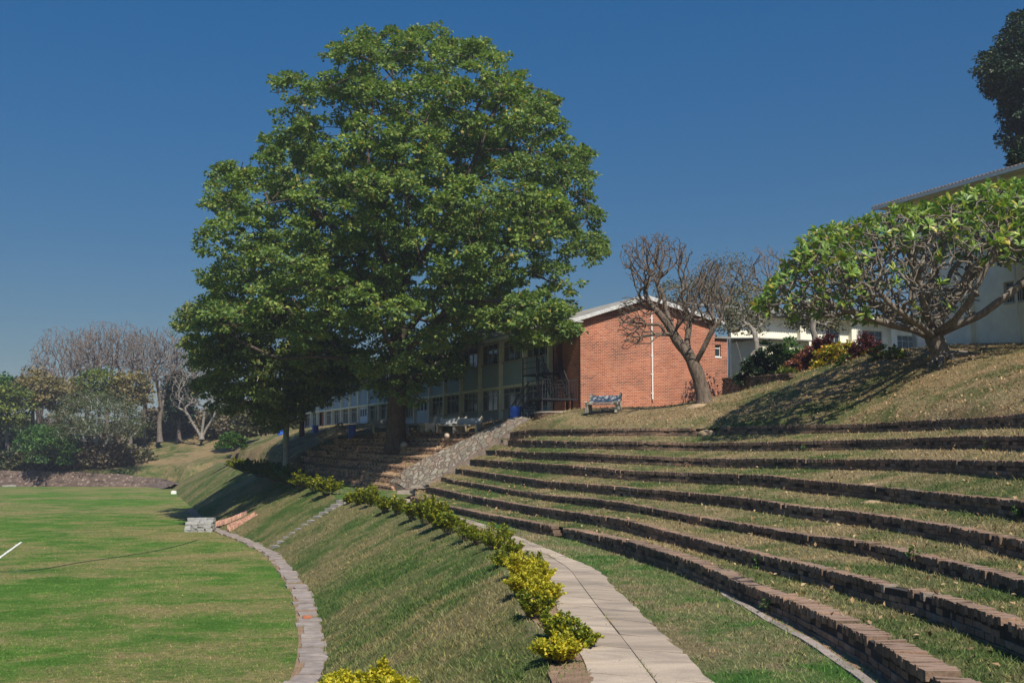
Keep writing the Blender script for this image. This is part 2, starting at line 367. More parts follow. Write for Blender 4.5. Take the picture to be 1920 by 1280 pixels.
WH = {1:None, 2:.31, 3:.22, 4:.29, 5:.33, 6:.30, 7:.30, 8:.31}
def normals2(V):
    T = np.gradient(V[:,:2], axis=0); T /= np.linalg.norm(T, axis=1)[:,None]+1e-9
    return np.stack([T[:,1], -T[:,0], np.zeros(len(V))], 1), np.concatenate([T, np.zeros((len(V),1))], 1)

def brick_wall(V, h, name, label, group, depth=.24, seed=0, soldier=.115, cr=.3, gaps=(), bm='brick_old'):
    """V = front top edge of the wall (left to right), h = height or array; every brick is laid as its own block"""
    r = np.random.default_rng(seed)
    V = resample(V, step=.0875); n = len(V); Nn, T = normals2(V); h = np.interp(np.linspace(0,1,n), np.linspace(0,1,np.size(h)), np.atleast_1d(h))
    s = arclen(V); root = thing(name, V[n//2]-np.array([0,0,1])*h[n//2], label, 'wall', group)
    up = np.array([0,0,1.])
    # coping course: bricks on edge, a little loose and uneven
    keep = np.ones(n, bool)
    for g0, g1 in gaps: keep &= ~((s > g0) & (s < g1))
    keep &= r.random(n) > .006
    for _b in range(int(s[-1]/5)):
        b0_ = r.uniform(0, s[-1]); keep &= ~((s > b0_) & (s < b0_+r.uniform(.08,.35)))
    sh = soldier+r.normal(0, .008, n); lean = noise2(s, s*0, .5, seed)*.03+noise2(s, s*0+9, 3, seed+2)*.012
    ov = noise2(s*1., s*0+3, 1.1, seed+5)*.022+.014
    c = V-Nn*(depth/2-ov[:,None])-up*(sh/2-r.normal(0,.006,n)-lean)[:,None]
    yaw = r.normal(0,.08,n)[:,None]
    A = (T+Nn*yaw)*.039; B = (Nn-T*yaw)*(depth/2*.98)+up*r.normal(0,.006,n)[:,None]; Cc = up[None]*(sh/2)[:,None]
    Vb, Fb = boxes(c[keep], A[keep], B[keep], Cc[keep]); mesh_obj('coping', Vb, Fb, M[bm], root)
    # stretcher courses under it
    L = resample(V, step=.24); nL = len(L); NL, TL = normals2(L); hl = np.interp(np.linspace(0,1,nL), np.linspace(0,1,n), h)
    vs, fs, off = [], [], 0; crs = int(math.ceil((h.max()-soldier)/.086))+1
    for q in range(crs):
        z = -(soldier+.012+.086*q+.038); ok = (hl > soldier+.086*q) & (r.random(nL) > .01)
        sft = (.12 if q % 2 else 0)
        c = L+TL*sft+up*(z+r.normal(0,.003,nL)[:,None])-NL*(depth/2-.0+.012*(q == 0)-r.normal(0,.006,nL)[:,None]-.008*q)
        V_, F_ = boxes(c[ok], (TL*.113)[ok], (NL*depth/2*.96)[ok], np.repeat(up[None]*.038, ok.sum(), 0)); vs.append(V_); fs.append(F_+off); off += len(V_)
    mesh_obj('brick_courses', np.concatenate(vs), np.concatenate(fs), M[bm], root)
    # mortar core
    D = V[::6] if n > 12 else V; Nd = Nn[::6] if n > 12 else Nn; hd = h[::6] if n > 12 else h
    f0 = D-Nd*.022-up*.03; f1 = D-Nd*.022-up*(hd+.35)[:,None]; b0 = D-Nd*(depth-.02)-up*.03; b1 = D-Nd*(depth-.02)-up*(hd+.35)[:,None]
    m = len(D); VV = np.stack([f1, f0, b0, b1], 1).reshape(-1,3)
    FF = [(i*4+j, i*4+j+1, i*4+4+j+1, i*4+4+j) for i in range(m-1) for j in range(3)]+[(0,1,2,3), (m*4-4,m*4-1,m*4-2,m*4-3)]
    mesh_obj('mortar_core', VV, FF, M['mortar_dark'], root)
    return root

ORD = {1:'lowest', 2:'second', 3:'third', 4:'fourth', 5:'fifth', 6:'sixth', 7:'seventh', 8:'topmost'}
G_W = 'long curving brick terrace walls on the right'
h1 = np.concatenate([w1t[:,2]-w1b[:,2], np.full(8, .42)])
i_gap = int(np.argmin(abs(xs1-1050)))
a1 = Wt[1][:i_gap]; b1_ = Wt[1][i_gap+1:]
brick_wall(a1, h1[:i_gap]+.03, 'terrace_wall', 'far straight length of the lowest brick terrace wall, beside the concrete path', G_W, seed=1, depth=.3)
brick_wall(b1_, h1[i_gap+1:]+.03, 'terrace_wall', 'near length of the lowest terrace wall with grey stained face, running out of the photo at bottom right', G_W, seed=11, depth=.36)
for k in range(2, 8):
    gp = ((0,0),)
    if k == 2:
        s_ = arclen(Wt[2]); ig = int(np.argmin(abs(np.arange(799,1921,11.)-1668))); gp = ((s_[ig]-.2, s_[ig]+.45), (s_[ig]+3.6, s_[ig]+3.8))
    if k == 7: gp = ((5.3,5.7),(9.0,9.35),(10.1,10.5))
    brick_wall(Wt[k], WH[k], 'terrace_wall', '%s terrace wall counted up from the concrete path, weathered brown brick%s' % (ORD[k], {2:', its coping broken and cracked',3:', the lowest in height',5:', tall dark face with lichen',7:', loose coping at its left end'}.get(k,'')), G_W, seed=k, gaps=gp)
X8 = np.arange(957, 1921, 11.); iL = int(np.argmin(abs(X8-1312))); iR = int(np.argmin(abs(X8-1352)))
brick_wall(Wt[8][:iL], .38, 'terrace_wall', 'left length of the topmost brick terrace wall, below the concrete bench', G_W, seed=8)
brick_wall(Wt[8][iR:], .38, 'terrace_wall', 'right length of the topmost brick terrace wall, below the frangipani slope', G_W, seed=18)

def Yk(k, x): return float(curve_interp(Y1tab, x)*(1-(k-1)/7)+curve_interp(Y8tab, x)*(k-1)/7)
# ---------------------------------------------------------------- left terraces (under the big tree)
LT = {1:[(590,892,75),(627,897,72),(653,900,70),(734,911,65.1)],
 2:[(545,867,81),(603,874,76),(688,884,68.5),(752,892,64.9)],
 3:[(560,855,81),(640,862,75),(697,867,70),(733,871,67),(780,877,64.7)],
 4:[(575,843,80.5),(640,847,76),(713,852,70.5),(758,854,67.2),(812,857,64.3)],
 5:[(600,834,80),(700,836,73),(753,838,69),(800,839,66.4),(856,842,63.8)],
 6:[(627,823,78.5),(700,822,74.8),(757,822,70.6),(838,822,66),(896,824,63.2)],
 7:[(700,810,76.2),(730,810,74),(800,810,70),(872,810,65.8),(925,810,62.6)]}
LV = {}
G_L = 'shaded terrace walls left of the stone ramp'
for k, t in LT.items():
    V = resample(pts(t), 40); V = smooth(V, 6); LV[k] = V
LH = {1:.28, 2:.42, 3:.36, 4:.36, 5:.36, 6:.36, 7:.36}
for k in LV:
    brick_wall(LV[k], LH[k], 'terrace_wall', '%s terrace wall under the big tree, left of the stone ramp' % {1:'lowest',2:'second',3:'third',4:'fourth',5:'fifth',6:'sixth',7:'topmost'}[k], G_L, seed=30+k, bm='brick_tan')

# ---------------------------------------------------------------- hill surface (thin-plate spline through measured points)
cp = [(1030,776,60),(1130,773,54.8),(1050,779.5,56),(1200,778,52.5),(1250,775,51),(985,790,61.2),(1320,751,52.5),(1290,772,50.5),(1370,742,56),(1400,742,51),
 (1450,752,47.5),(1500,700,52),(1450,712,56),(1550,690,50),(1600,740,43),(1650,672,47),(1765,667,42),(1765,722,38),(1850,662,42.5),(1920,655,41),(1900,722,33.5),(1920,690,36),
 (1700,760,37.8),(1500,765,43.5),(1850,740,33.5),(1300,760,58),(1250,768,60),
 (900,797,66.5),(940,793,64.5),(850,800,70.5),(800,803,74),(760,803,80),(700,805,82),(660,821,80),(600,818,90),(571,816,95),(540,812,104),(525,816,102),
 (610,826,82),(580,838,83),(556,850,85),
 (500,842,92),(470,862,98),(440,846,115),(430,862,110),(480,827,120),(400,868,128),(400,823,170),(280,823,175),(330,845,165),(280,873,156),(200,877,156),(100,880,156),(0,882,156),(-200,885,156),
 (200,850,172),(50,850,172),(-150,850,175)]
CPW = [P(*q) for q in cp]
for k in (8,):
    V = Wt[8]
    for i in range(0, len(V), 8): CPW.append(V[i]+np.array([0,0,-.02]))
for i in (2,14,26,38): CPW.append(LV[7][i])
for k in range(2,7): CPW.append(LV[k][0])
for q in [(8,75,1.9),(0,90,1.9),(-10,110,1.9),(-25,120,1.8),(20,60,4.4),(24,45,4.5),(30,30,4.6),(36,10,4.7),(14,75,4.6),(30,80,5.5),(60,80,6),(60,20,6),(0,130,2.2),(20,130,5),(100,50,7),(120,200,8),(0,250,4),(-100,250,3),(-250,250,3),(-250,180,1),(-120,180,1.6),(200,0,8),(22,10,2.6),(19,18,1.8)]: CPW.append(np.array(q, float))
CPW = np.array(CPW)
def tps_fit(Pp, lam=.8):
    n = len(Pp); d = np.linalg.norm(Pp[:,None,:2]-Pp[None,:,:2], axis=2)/50; K = np.where(d > 0, d*d*np.log(d+1e-9), 0)+np.eye(n)*lam*1e-4
    Q = np.concatenate([np.ones((n,1)), Pp[:,:2]/50], 1); A = np.zeros((n+3,n+3)); A[:n,:n] = K; A[:n,n:] = Q; A[n:,:n] = Q.T
    return np.linalg.solve(A, np.concatenate([Pp[:,2], np.zeros(3)]))
TW = tps_fit(CPW)
def H(x, y):
    x = np.atleast_1d(np.asarray(x, float)); y = np.atleast_1d(np.asarray(y, float)); out = np.zeros(len(x))
    for s in range(0, len(x), 20000):
        e = slice(s, s+20000); d = np.hypot(x[e,None]-CPW[None,:,0], y[e,None]-CPW[None,:,1])/50
        out[e] = np.where(d > 0, d*d*np.log(d+1e-9), 0)@TW[:-3]+TW[-3]+TW[-2]*x[e]/50+TW[-1]*y[e]/50
    return np.clip(out, -4.9, 12)+noise2(x, y, 1.3, 4)*.035
def Hs(x, y): return float(H([x], [y])[0])

# ---------------------------------------------------------------- lower ground curves
FOOT = [(607,1280),(608,1200),(582,1110),(524,1040),(474,1015),(430,1000),(395,985),(370,960),(335,930),(318,912)]
foot = np.array([[-4.2,3,ZF],[-4.15,12,ZF]]+[PZ(x,y,ZF) for x,y in FOOT]); foot = smooth(resample(foot, 160), 6)
TOPB = [(1030,1240,13.9),(965,1130,19),(950,1070,24),(905,1015,31.7),(845,985,38.6),(780,965,44.8),(700,950,51.2),(645,938,58),(590,915,67),(540,897,76),(500,886,88),(440,873,108),(412,872,130),(395,875,148)]
topb = np.array([[1.4,3,ZP],[.9,9.5,ZP]]+[P(*q) for q in TOPB]); topb[:8,2] = ZP
topb = smooth(resample(topb, 160), 6)
GRIDS = []   # surfaces that carry grass blades: (grid, n, m, key)
def surf(name, G, matl, kind='structure', rough=.03, key=None, sm=True, label=None):
    n, m = G.shape[:2]
    if rough:
        G = G.copy(); e = np.zeros((n,m)); e[:,1:-1] = 1
        G[:,:,2] += e*(noise2(G[:,:,0], G[:,:,1], 2.2, 9)*rough+noise2(G[:,:,0], G[:,:,1], 7, 19)*rough*.4)
    o = mesh_obj(name, G.reshape(-1,3), grid_faces(n, m), matl, None, sm); tag(o, kind=kind)
    if key: GRIDS.append((G, key))
    return o
def loft(A, B, n, m, zf=None):
    A = resample(A, n); B = resample(B, n); t = np.linspace(0,1,m)
    G = A[:,None,:]*(1-t)[None,:,None]+B[:,None,:]*t[None,:,None]
    return G
# big earth sheet and the field
R_ = 950
mesh_obj('ground', np.array([[-R_,-110,-5.6],[R_,-110,-5.6],[R_,1350,-5.6],[-R_,1350,-5.6]],float), np.array([[0,1,2,3]]), ground_mat('hill'))['kind'] = 'structure'
gf = foot.copy(); far = np.stack([np.full(160,-230.), np.linspace(3,150,160), np.full(160,ZF)],1)
far[:,1] = resample(gf,160)[:,1]
tt = np.concatenate([np.linspace(0,.06,14)[:-1], np.linspace(.06,.3,20)[:-1], np.linspace(.3,1,12)])
Gf = gf[:,None,:]*(1-tt)[None,:,None]+far[:,None,:]*tt[None,:,None]
surf('field', Gf, ground_mat('field'), rough=.012, key='field')
Gb = loft(foot, topb, 170, 18)
s_ = np.linspace(0,1,18); Gb[:,:,2] += (np.sin(s_*math.pi)*.10)[None]   # slightly bulging bank
surf('grass_bank', Gb, ground_mat('bank'), rough=.05, key='bank')
# verge and path level: between bank top and the lowest wall / left terraces
W1f = Wt[1].copy(); W1f[:,2] = ZP
inner = np.concatenate([W1f[::-1], [PZ(770,938,ZP)+[-.6,2.5,0], P(775,926,63.5), P(733,917,65.4)],
        np.array([v-[0,0,.28] for v in LV[1][::-1][::6]]), pts([(560,888,79),(545,882,82),(520,880,88),(500,876,96),(455,866,112),(425,866,130),(405,868,149)])])
inner[:,2] = np.where(inner[:,1] < 63, ZP, inner[:,2])
Gv = loft(topb, inner, 180, 14); Gv = Gv
surf('path_verge', Gv, ground_mat('verge'), rough=.012, key='verge')
# ramp edges
RL = pts([(731,906,65.6),(760,884,65.2),(800,861,64.7),(845,840,64),(885,821,63.4),(925,802,62.8),(950,790,62.4),(972,785,62.2)])
RR = pts([(770,926,63.6),(835,889,62.5),(870,868,62.1),(893,852,61.8),(925,832,61.4),(947,817,61.1),(975,799,60.9),(996,789,60.7)])
def on_edge(E, z):
    o = np.argsort(E[:,2]); return np.array([np.interp(z, E[o,2], E[o,k]) for k in range(2)]+[z])
# treads of the right terraces
tm = ground_mat('terrace')
vg = None
for k in range(1, 9):
    A = Wt[k].copy(); Nn,_ = normals2(A); A = A-Nn*(.2 if k > 1 else .26); A[:,2] -= .02
    g = on_edge(RR, A[0,2]); A = np.concatenate([[g], A])
    if k < 8:
        B = Wt[k+1].copy(); Nb,_ = normals2(B); B[:,2] -= WH[k+1]; B = B+Nb*.0-np.array([0,0,.01]); B0 = Wt[k+1][0].copy(); g2 = on_edge(RR, B[0,2]); B = np.concatenate([[g2], B])
        B = B-np.concatenate([[[0,0,0]], Nb])*.06
        G = loft(A, B, 240, 7)
    else:
        B = Wt[8].copy(); Nb,_ = normals2(B); B = B-Nb*1.9; B[:,2] = H(B[:,0], B[:,1])+.012
        G = loft(A, np.concatenate([[B[0]], B]), 240, 7); G[:,1:-1,2] = H(G[:,1:-1,0].ravel(), G[:,1:-1,1].ravel()).reshape(240,5)+.012+ (A[0,2]*0)
    # little collapsed earth spill through the gap in the top wall
    surf('terrace_ground', G, tm, rough=.03, key='terrace')
    # risers hidden behind the bricks
# treads of the left terraces
sm_ = ground_mat('shade')
base0 = LV[1]-[0,0,.30]
for k in range(1, 8):
    A = LV[k].copy(); Nn,_ = normals2(A); A = A-Nn*.2; A[:,2] -= .02
    A = np.concatenate([A, [on_edge(RL, A[-1,2])]])
    if k < 7:
        B = LV[k+1].copy(); Nb,_ = normals2(B); B = B-Nb*.06; B[:,2] -= LH[k+1]+.01; B = np.concatenate([B, [on_edge(RL, B[-1,2])]])
        if k == 1: A = np.concatenate([[P(545,882,80.5)], A])
        G = loft(A, B, 60, 7)
    else:
        B = LV[7]-normals2(LV[7])[0]*2.2; B[:,2] = H(B[:,0], B[:,1])+.012; B = np.concatenate([B,[B[-1]+[1.2,0,0]]])
        G = loft(A, B, 60, 7)
    surf('terrace_ground', G, sm_, rough=.04, key='shade')
# hill grid
lowpoly = np.concatenate([Wt[8][::-1]-normals2(Wt[8])[0][::-1]*.2, [RR[-1]], [RL[-1]], (LV[7][::-1]-normals2(LV[7])[0][::-1]*.2), [LV[k][0] for k in (6,5,4,3,2)],
     inner[-7:], [foot[-1]+[2.5,0,0]], [[foot[-1][0]-2,152.5,0]], [[-260,152.5,0]], [[-260,-40,0]], [[8,-40,0]]])[:,:2]
def inside_dist(x, y, poly):
    A = poly; B = np.roll(poly, -1, 0); ins = np.zeros(len(x), bool); dm = np.full(len(x), 1e9)
    for a, b in zip(A, B):
        cnd = ((a[1] > y) != (b[1] > y)); 
        with np.errstate(divide='ignore', invalid='ignore'):
            xi = (b[0]-a[0])*(y-a[1])/(b[1]-a[1]+1e-12)+a[0]
        ins ^= cnd & (x < xi)
        d = b-a; L = d@d+1e-12; t = np.clip(((x-a[0])*d[0]+(y-a[1])*d[1])/L, 0, 1); dm = np.minimum(dm, np.hypot(x-a[0]-t*d[0], y-a[1]-t*d[1]))
    return ins, dm
gx = np.concatenate([np.arange(-400,-60,6), np.arange(-60,-25,1.), np.arange(-25,26,.5), np.arange(26,60,2), np.arange(60,400,12)])
gy = np.concatenate([np.arange(-60,20,4), np.arange(20,95,.5), np.arange(95,190,1.5), np.arange(190,600,14)])
XX, YY = np.meshgrid(gx, gy, indexing='ij'); xf, yf = XX.ravel(), YY.ravel()
ins, dm = inside_dist(xf, yf, lowpoly); zz = H(np.clip(xf,-250,200), np.clip(yf,-40,260))
zz = np.where(ins, zz-1.2*np.clip(dm/.4,0,1), zz); zz = np.where(ins & (dm > .8), np.maximum(np.minimum(zz, -5.4), -5.5), zz)
G = np.stack([XX, YY, zz.reshape(XX.shape)], 2)
hm = ground_mat('hill')
fo = grid_faces(*XX.shape); keepf = ~((ins & (dm > 1.8))[fo].all(1)); mesh_obj('hillside', G.reshape(-1,3), fo[keepf], hm, None, True)['kind'] = 'structure'
ix = (gx >= 2) & (gx <= 24); iy = (gy >= 24) & (gy <= 62); GRIDS.append((G[ix][:,iy], 'hill'))
ix = (gx >= -32) & (gx <= 2); iy = (gy >= 56) & (gy <= 120); GRIDS.append((G[ix][:,iy], 'hill'))
HILLMASK = lowpoly

# ---------------------------------------------------------------- grass blades (one stuff object per ground kind)
def dens(Y): return np.interp(Y, [0,12,20,30,45,60,90,130], [900,700,420,190,75,34,9,0])
def blades():
    byk = {}
    for G, key in GRIDS:
        a,b,c,d = G[:-1,:-1],G[1:,:-1],G[1:,1:],G[:-1,1:]
        ar = .5*(np.linalg.norm(np.cross(b-a,d-a),axis=2)+np.linalg.norm(np.cross(b-c,d-c),axis=2)); cen = (a+b+c+d)/4
        u = cen[:,:,0]/np.maximum(cen[:,:,1],1)*F+960; v = 843-cen[:,:,2]/np.maximum(cen[:,:,1],1)*F
        vis = (cen[:,:,1] > 8) & (u > -60) & (u < 1980) & (v < 1360)
        mul = {'field':.75,'bank':1.0,'terrace':.85,'verge':.9,'hill':.8,'shade':.35}[key]
        lam = ar*dens(cen[:,:,1])*vis*mul
        # thinner on dry patches
        lam = lam*np.clip(.85+noise2(cen[:,:,0],cen[:,:,1],.9,33)*.5,.25,1.6)
        k = rng.poisson(np.minimum(lam, 4e5)); idx = np.repeat(np.arange(k.size), k.ravel())
        if not len(idx): continue
        s, t = rng.random(len(idx)), rng.random(len(idx))
        f = lambda q: q.reshape(-1,3)[idx]
        p = (f(a)*((1-s)*(1-t))[:,None]+f(b)*(s*(1-t))[:,None]+f(c)*(s*t)[:,None]+f(d)*((1-s)*t)[:,None])
        if key == 'hill':
            i2, d2 = inside_dist(p[:,0], p[:,1], HILLMASK); p = p[~i2]
        byk.setdefault(key, []).append(p)
    jl = []   # grass rooted in the path joints
    for q_ in range(5200):
        a_i = rng.integers(0,100); f_ = rng.random(); 
        if rng.random() < .5: ff = .52+rng.normal(0,.012)
        else: ff = rng.choice([rng.normal(0.0,.03), rng.normal(1.0,.02), rng.random()]); 
        pj = lerp(lerp(pll[a_i],pll[a_i+1],f_), lerp(prr[a_i],prr[a_i+1],f_), ff)
        jl.append(pj+[0,0,.012])
    jl = np.array(jl); jm = noise2(jl[:,0], jl[:,1], 2.6, 61) > .12; jl = jl[jm]
    for key, L in byk.items():
        p = np.concatenate(L)
        if key == 'verge':
            i2, _ = inside_dist(p[:,0], p[:,1], PATHPOLY); p = np.concatenate([p[~i2], jl])
        n = len(p); Y = p[:,1]; sz = np.interp(Y, [8,20,40,80,130], [1,1.25,1.8,2.8,4.0])
        hgt = {'field':.026,'bank':.05,'terrace':.042,'verge':.034,'hill':.045,'shade':.03}[key]*np.interp(Y,[8,40,130],[1,1.35,2.2])*rng.lognormal(0,.35,n)
        wd = .0065*sz*rng.uniform(.7,1.3,n); az = rng.uniform(0,6.283,n); lean = rng.normal(0,.75,(n,2))
        dx = np.stack([np.cos(az), np.sin(az), np.zeros(n)],1)*wd[:,None]; tip = p+np.stack([lean[:,0]*hgt, lean[:,1]*hgt, hgt],1)
        p = p-[0,0,.006]
        V = np.stack([p-dx, p+dx, tip],1).reshape(-1,3)
        o = mesh_obj('grass', V, np.arange(3*n).reshape(-1,3), blade_mat(key)); tag(o, {'field':'short green and dry turf of the sports field','bank':'mixed dry and green grass on the long bank','terrace':'patchy grass on the right terraces','verge':'short grass beside the concrete path','hill':'dry grass on the slope above the terraces','shade':'thin grass on the shaded terraces'}[key], 'grass', kind='stuff')
        print('blades', key, n)

# ---------------------------------------------------------------- concrete path of slabs
PR = [(1335,1280),(1250,1200),(1192,1140),(1147,1100),(1132,1075),(1080,1052),(993,1016),(958,1002),(914,985),(845,965.5),(791,949),(776,937)]
PL = [(1110,1280),(1081,1203),(1060,1165),(1036,1125),(1022,1085),(1000,1052),(958,1012),(915,993),(850,972),(800,956),(752,942),(722,931)]
pr = np.array([PZ(x,y,ZP) for x,y in PR]); pl = np.array([PZ(x,y,ZP) for x,y in PL])
pr = np.concatenate([[pr[0]+(pr[0]-pr[1])/np.linalg.norm(pr[0]-pr[1])*9], pr]); pl = np.concatenate([[pl[0]+(pl[0]-pl[1])/np.linalg.norm(pl[0]-pl[1])*9], pl])
prr = smooth(resample(pr, 120), 8); pll = smooth(resample(pl, 120), 8)
PATHPOLY = np.concatenate([pll, prr[::-1]])[:,:2]
s_ = arclen((prr+pll)/2); Ltot = s_[-1]; cuts = [0.]
while cuts[-1] < Ltot: cuts.append(cuts[-1]+random.choice([1.15,1.5,1.9,2.3]))
mbp = MB()
def at_s(V, q): return np.array([np.interp(q, s_, V[:,k]) for k in range(3)])
for c0, c1 in zip(cuts[:-1], cuts[1:]):
    c1 = min(c1, Ltot); 
    for (f0, f1) in ((0,.52),(.52,1)):
        if random.random() < .0: continue
        nseg = 5; g = .012; tz = random.uniform(-.006,.008)
        sA = np.linspace(c0+g, c1-g, nseg); L_ = [at_s(pll,q) for q in sA]; R2 = [at_s(prr,q) for q in sA]
        e0 = .01 if f0 else 0; e1 = .01 if f1 < 1 else 0
        top = []; 
        for a, b in zip(L_, R2):
            w = np.linalg.norm(b-a); jl = (random.uniform(-.05,.05) if f0 == 0 else 0); jr = (random.uniform(-.05,.05) if f1 == 1 else 0)
            top.append((lerp(a,b,f0+e0/w+jl/w), lerp(a,b,f1-e1/w+jr/w)))
        V = []
        for a, b in top: V += [a+[0,0,.028+tz], b+[0,0,.028-tz], a+[0,0,-.06], b+[0,0,-.06]]
        Fc = []
        for i in range(nseg-1):
            q = i*4; Fc += [(q,q+1,q+5,q+4),(q,q+4,q+6,q+2),(q+1,q+3,q+7,q+5)]
        Fc += [(0,2,3,1),(q+4,q+5,q+7,q+6)]; mbp.add(V, Fc)
def path_mat():
    m, nt, b = mat('old_concrete_slabs'); v = world_pos(nt); i = island(nt)
    c = ramp(nt, i, [(0,(.30,.245,.185)),(.5,(.37,.305,.23)),(1,(.42,.345,.26))])
    st_ = N(nt,'ShaderNodeMapping'); st_.inputs['Scale'].default_value = (.5,1.4,1); nt.links.new(v, st_.inputs[0])
    c = mix(nt, .8, c, ramp(nt, tex_noise(nt, 1.1, 5, .65, st_.outputs[0], .8), [(.35,(.52,.52,.54)),(.6,(1.12,1.08,1.03))]), 'MULTIPLY')
    c = mix(nt, .5, c, ramp(nt, tex_noise(nt, 30, 5, .7, v), [(.3,(.7,.7,.7)),(.7,(1.2,1.2,1.2))]), 'MULTIPLY')
    c = mix(nt, ramp(nt, tex_noise(nt, 2.3, 5, .7, v), [(.64,(0,0,0)),(.72,(.75,.75,.75))]), c, (.30,.20,.115))
    nt.links.new(c, b.inputs['Base Color']); b.inputs['Roughness'].default_value = .92; b.inputs['Specular IOR Level'].default_value = .15
    bump(nt, b, tex_noise(nt, 45, 4, .7, v), .4, .01); return m
M['slabs'] = path_mat()
tag(mbp.build('concrete_path', M['slabs']), kind='structure')
# soil under path edge / planting strip left of path
sp_l = pll-np.stack([.42+noise2(pll[:,0],pll[:,1],3,8)*.22+noise2(pll[:,0],pll[:,1],11,9)*.08, np.zeros(120), np.full(120,-.004)],1); sp_l[:,2] = ZP+.006; sp_r = pll.copy(); sp_r[:,2] = ZP+.006
nx = 99
Gs = loft(sp_l[1:nx], sp_r[1:nx]+[.12,0,0], 260, 5); Gs[:,:,2] += np.abs(noise2(Gs[:,:,0],Gs[:,:,1],4,3))*.02
tag(mesh_obj('planting_strip', Gs.reshape(-1,3), grid_faces(260,5), M['soil'], None, True), kind='structure')

# drain kerb beside the lowest wall (bottom right)
KL = [(1348,1108),(1355,1117),(1400,1142),(1442,1167),(1480,1187),(1501,1199),(1562,1239),(1611,1276),(1640,1300),(1720,1370)]
kl = resample(np.array([PZ(x,y,ZP) for x,y in KL]), 50); kn,_ = normals2(kl)
mk = MB(); kz = np.stack([np.zeros(50),np.zeros(50),noise2(kl[:,0]*2,kl[:,1]*2,2,4)*.02],1)
V = np.stack([kl+[0,0,.016]+kz, kl-kn*.13+[0,0,.02]+kz, kl-kn*.13+[0,0,-.05], kl+[0,0,-.05]],1).reshape(-1,3)
mk.add(V, [(i*4+j, i*4+(j+1)%4, i*4+4+(j+1)%4, i*4+4+j) for i in range(49) for j in range(4)]+[(0,3,2,1),(196,197,198,199)])
tag(mk.build('drain_kerb', M['slab_dark']), kind='structure')
wb = resample(Wt[1][int(np.argmin(abs(xs1-1350))):], 50); wb[:,2] = ZP
Gd = loft(kl-kn*.12+[0,0,.008], wb+[0,0,.012], 50, 6); tag(mesh_obj('drain_channel', Gd.reshape(-1,3), grid_faces(50,6), M['soil'], None, True), kind='structure')

# slab drain path at the foot of the bank
f2 = resample(foot, step=.1); sf = arclen(f2); mbs = MB()
q = 12.
while q < sf[-1]*.52:
    L = random.uniform(.5,.85); c = np.array([np.interp(q+L/2, sf, f2[:,k]) for k in range(3)]); d = np.array([np.interp(q+L, sf, f2[:,k]) for k in range(3)])-np.array([np.interp(q, sf, f2[:,k]) for k in range(3)])
    d /= np.linalg.norm(d); nn = np.array([d[1],-d[0],0]); yw = random.gauss(0,.05); d2 = d+nn*yw; n2 = nn-d*yw
    if random.random() > .12:
        mbs.box(c-nn*(.27+random.uniform(-.09,.09))+[0,0,.02+random.uniform(-.015,.02)], d2*L*.46, n2*random.uniform(.21,.37), np.array([0,0,.03])+d*.0)
    q += L
tag(mbs.build('drain_path', M['slab_dark']), kind='structure')
fs_ = resample(foot[int(len(foot)*.05):int(len(foot)*.62)], 120); fn_,_ = normals2(fs_)
Gd = loft(fs_-fn_*-.02+[0,0,.006], fs_-fn_*-.0+[-.62,0,.006], 120, 4); Gd[:,:,2] += np.abs(noise2(Gd[:,:,0],Gd[:,:,1],3,3))*.012
tag(mesh_obj('drain_soil', Gd.reshape(-1,3), grid_faces(120,4), M['soil'], None, True), kind='structure')

# ================================================================ stone ramp and stairs
n_ = 60; A = resample(RL, n_); B = resample(RR, n_)
rt = thing('stone_ramp', (A[0]+B[0])/2, 'sloping ramp paved with rubble stone, rising from the path to the blue barrel', 'ramp')
up = np.array([0,0,1.])
G = A[:,None,:]*(1-np.linspace(0,1,9))[None,:,None]+B[:,None,:]*np.linspace(0,1,9)[None,:,None]
G[:,:,2] += .12+noise2(G[:,:,0]*3,G[:,:,1]*3,1.2,3)*.035+np.sin(np.linspace(0,math.pi,9))[None]*.06
mesh_obj('stone_surface', G.reshape(-1,3), grid_faces(n_,9), rubble_mat('ramp_rubble', [(0,(.15,.135,.10)),(.4,(.25,.225,.165)),(.7,(.31,.28,.22)),(1,(.24,.165,.115))], (.15,.11,.085), 2.7, .10), rt, True)
mb = MB()
def skirt(E, zt, zb, th, nrm):
    V = np.stack([E+up*zt, E+up*zt+nrm*th, E+up*zb+nrm*th, E+up*zb],1).reshape(-1,3); n = len(E)
    mb.add(V, [(i*4+j, i*4+(j+1)%4, i*4+4+(j+1)%4, i*4+4+j) for i in range(n-1) for j in range(4)]+[(0,3,2,1),(n*4-4,n*4-3,n*4-2,n*4-1)])
bn,_ = normals2(B); an,_ = normals2(A)
er = noise2(B[:,0]*4, B[:,1]*4, 1.5, 8)[:,None]*.05
skirt(np.array([A[0],B[0]])+[0,-.02,0], .14, -.9, 1, np.array([[0,.15,0]]*2)); skirt(B, .10, -.9, 1, -bn*0+bn*.10+bn*er); skirt(A, .11, -.9, 1, -an*.12)
mb.build('edge', simple('ramp_edge_mortar', (.24,.185,.145), .95, .35, 4, .5, .1), rt)
# low rounded nose at the bottom
st = thing('concrete_stairs', PZ(770,922,-2.5), 'short concrete steps at the foot of the stone ramp', 'stairs')
def step_at(px0, py0, px1, py1, Y, h, dep, name='step'):
    a = P(px0, py0, Y); b = P(px1, py1, Y-.6); d = b-a; d[2] = 0; L = np.linalg.norm(d); d /= L; nn = np.array([-d[1], d[0], 0])
    m = MB(); m.box((a+b)/2+nn*dep/2-up*h/2, d*L/2, nn*dep/2, up*h/2); m.build(name, M['concrete'], st)
step_at(745,917,793,922,63.6,.22,1.1); step_at(792,901,813,904,62.6,.16,.9); step_at(770,909,800,912,63.1,.14,.9)

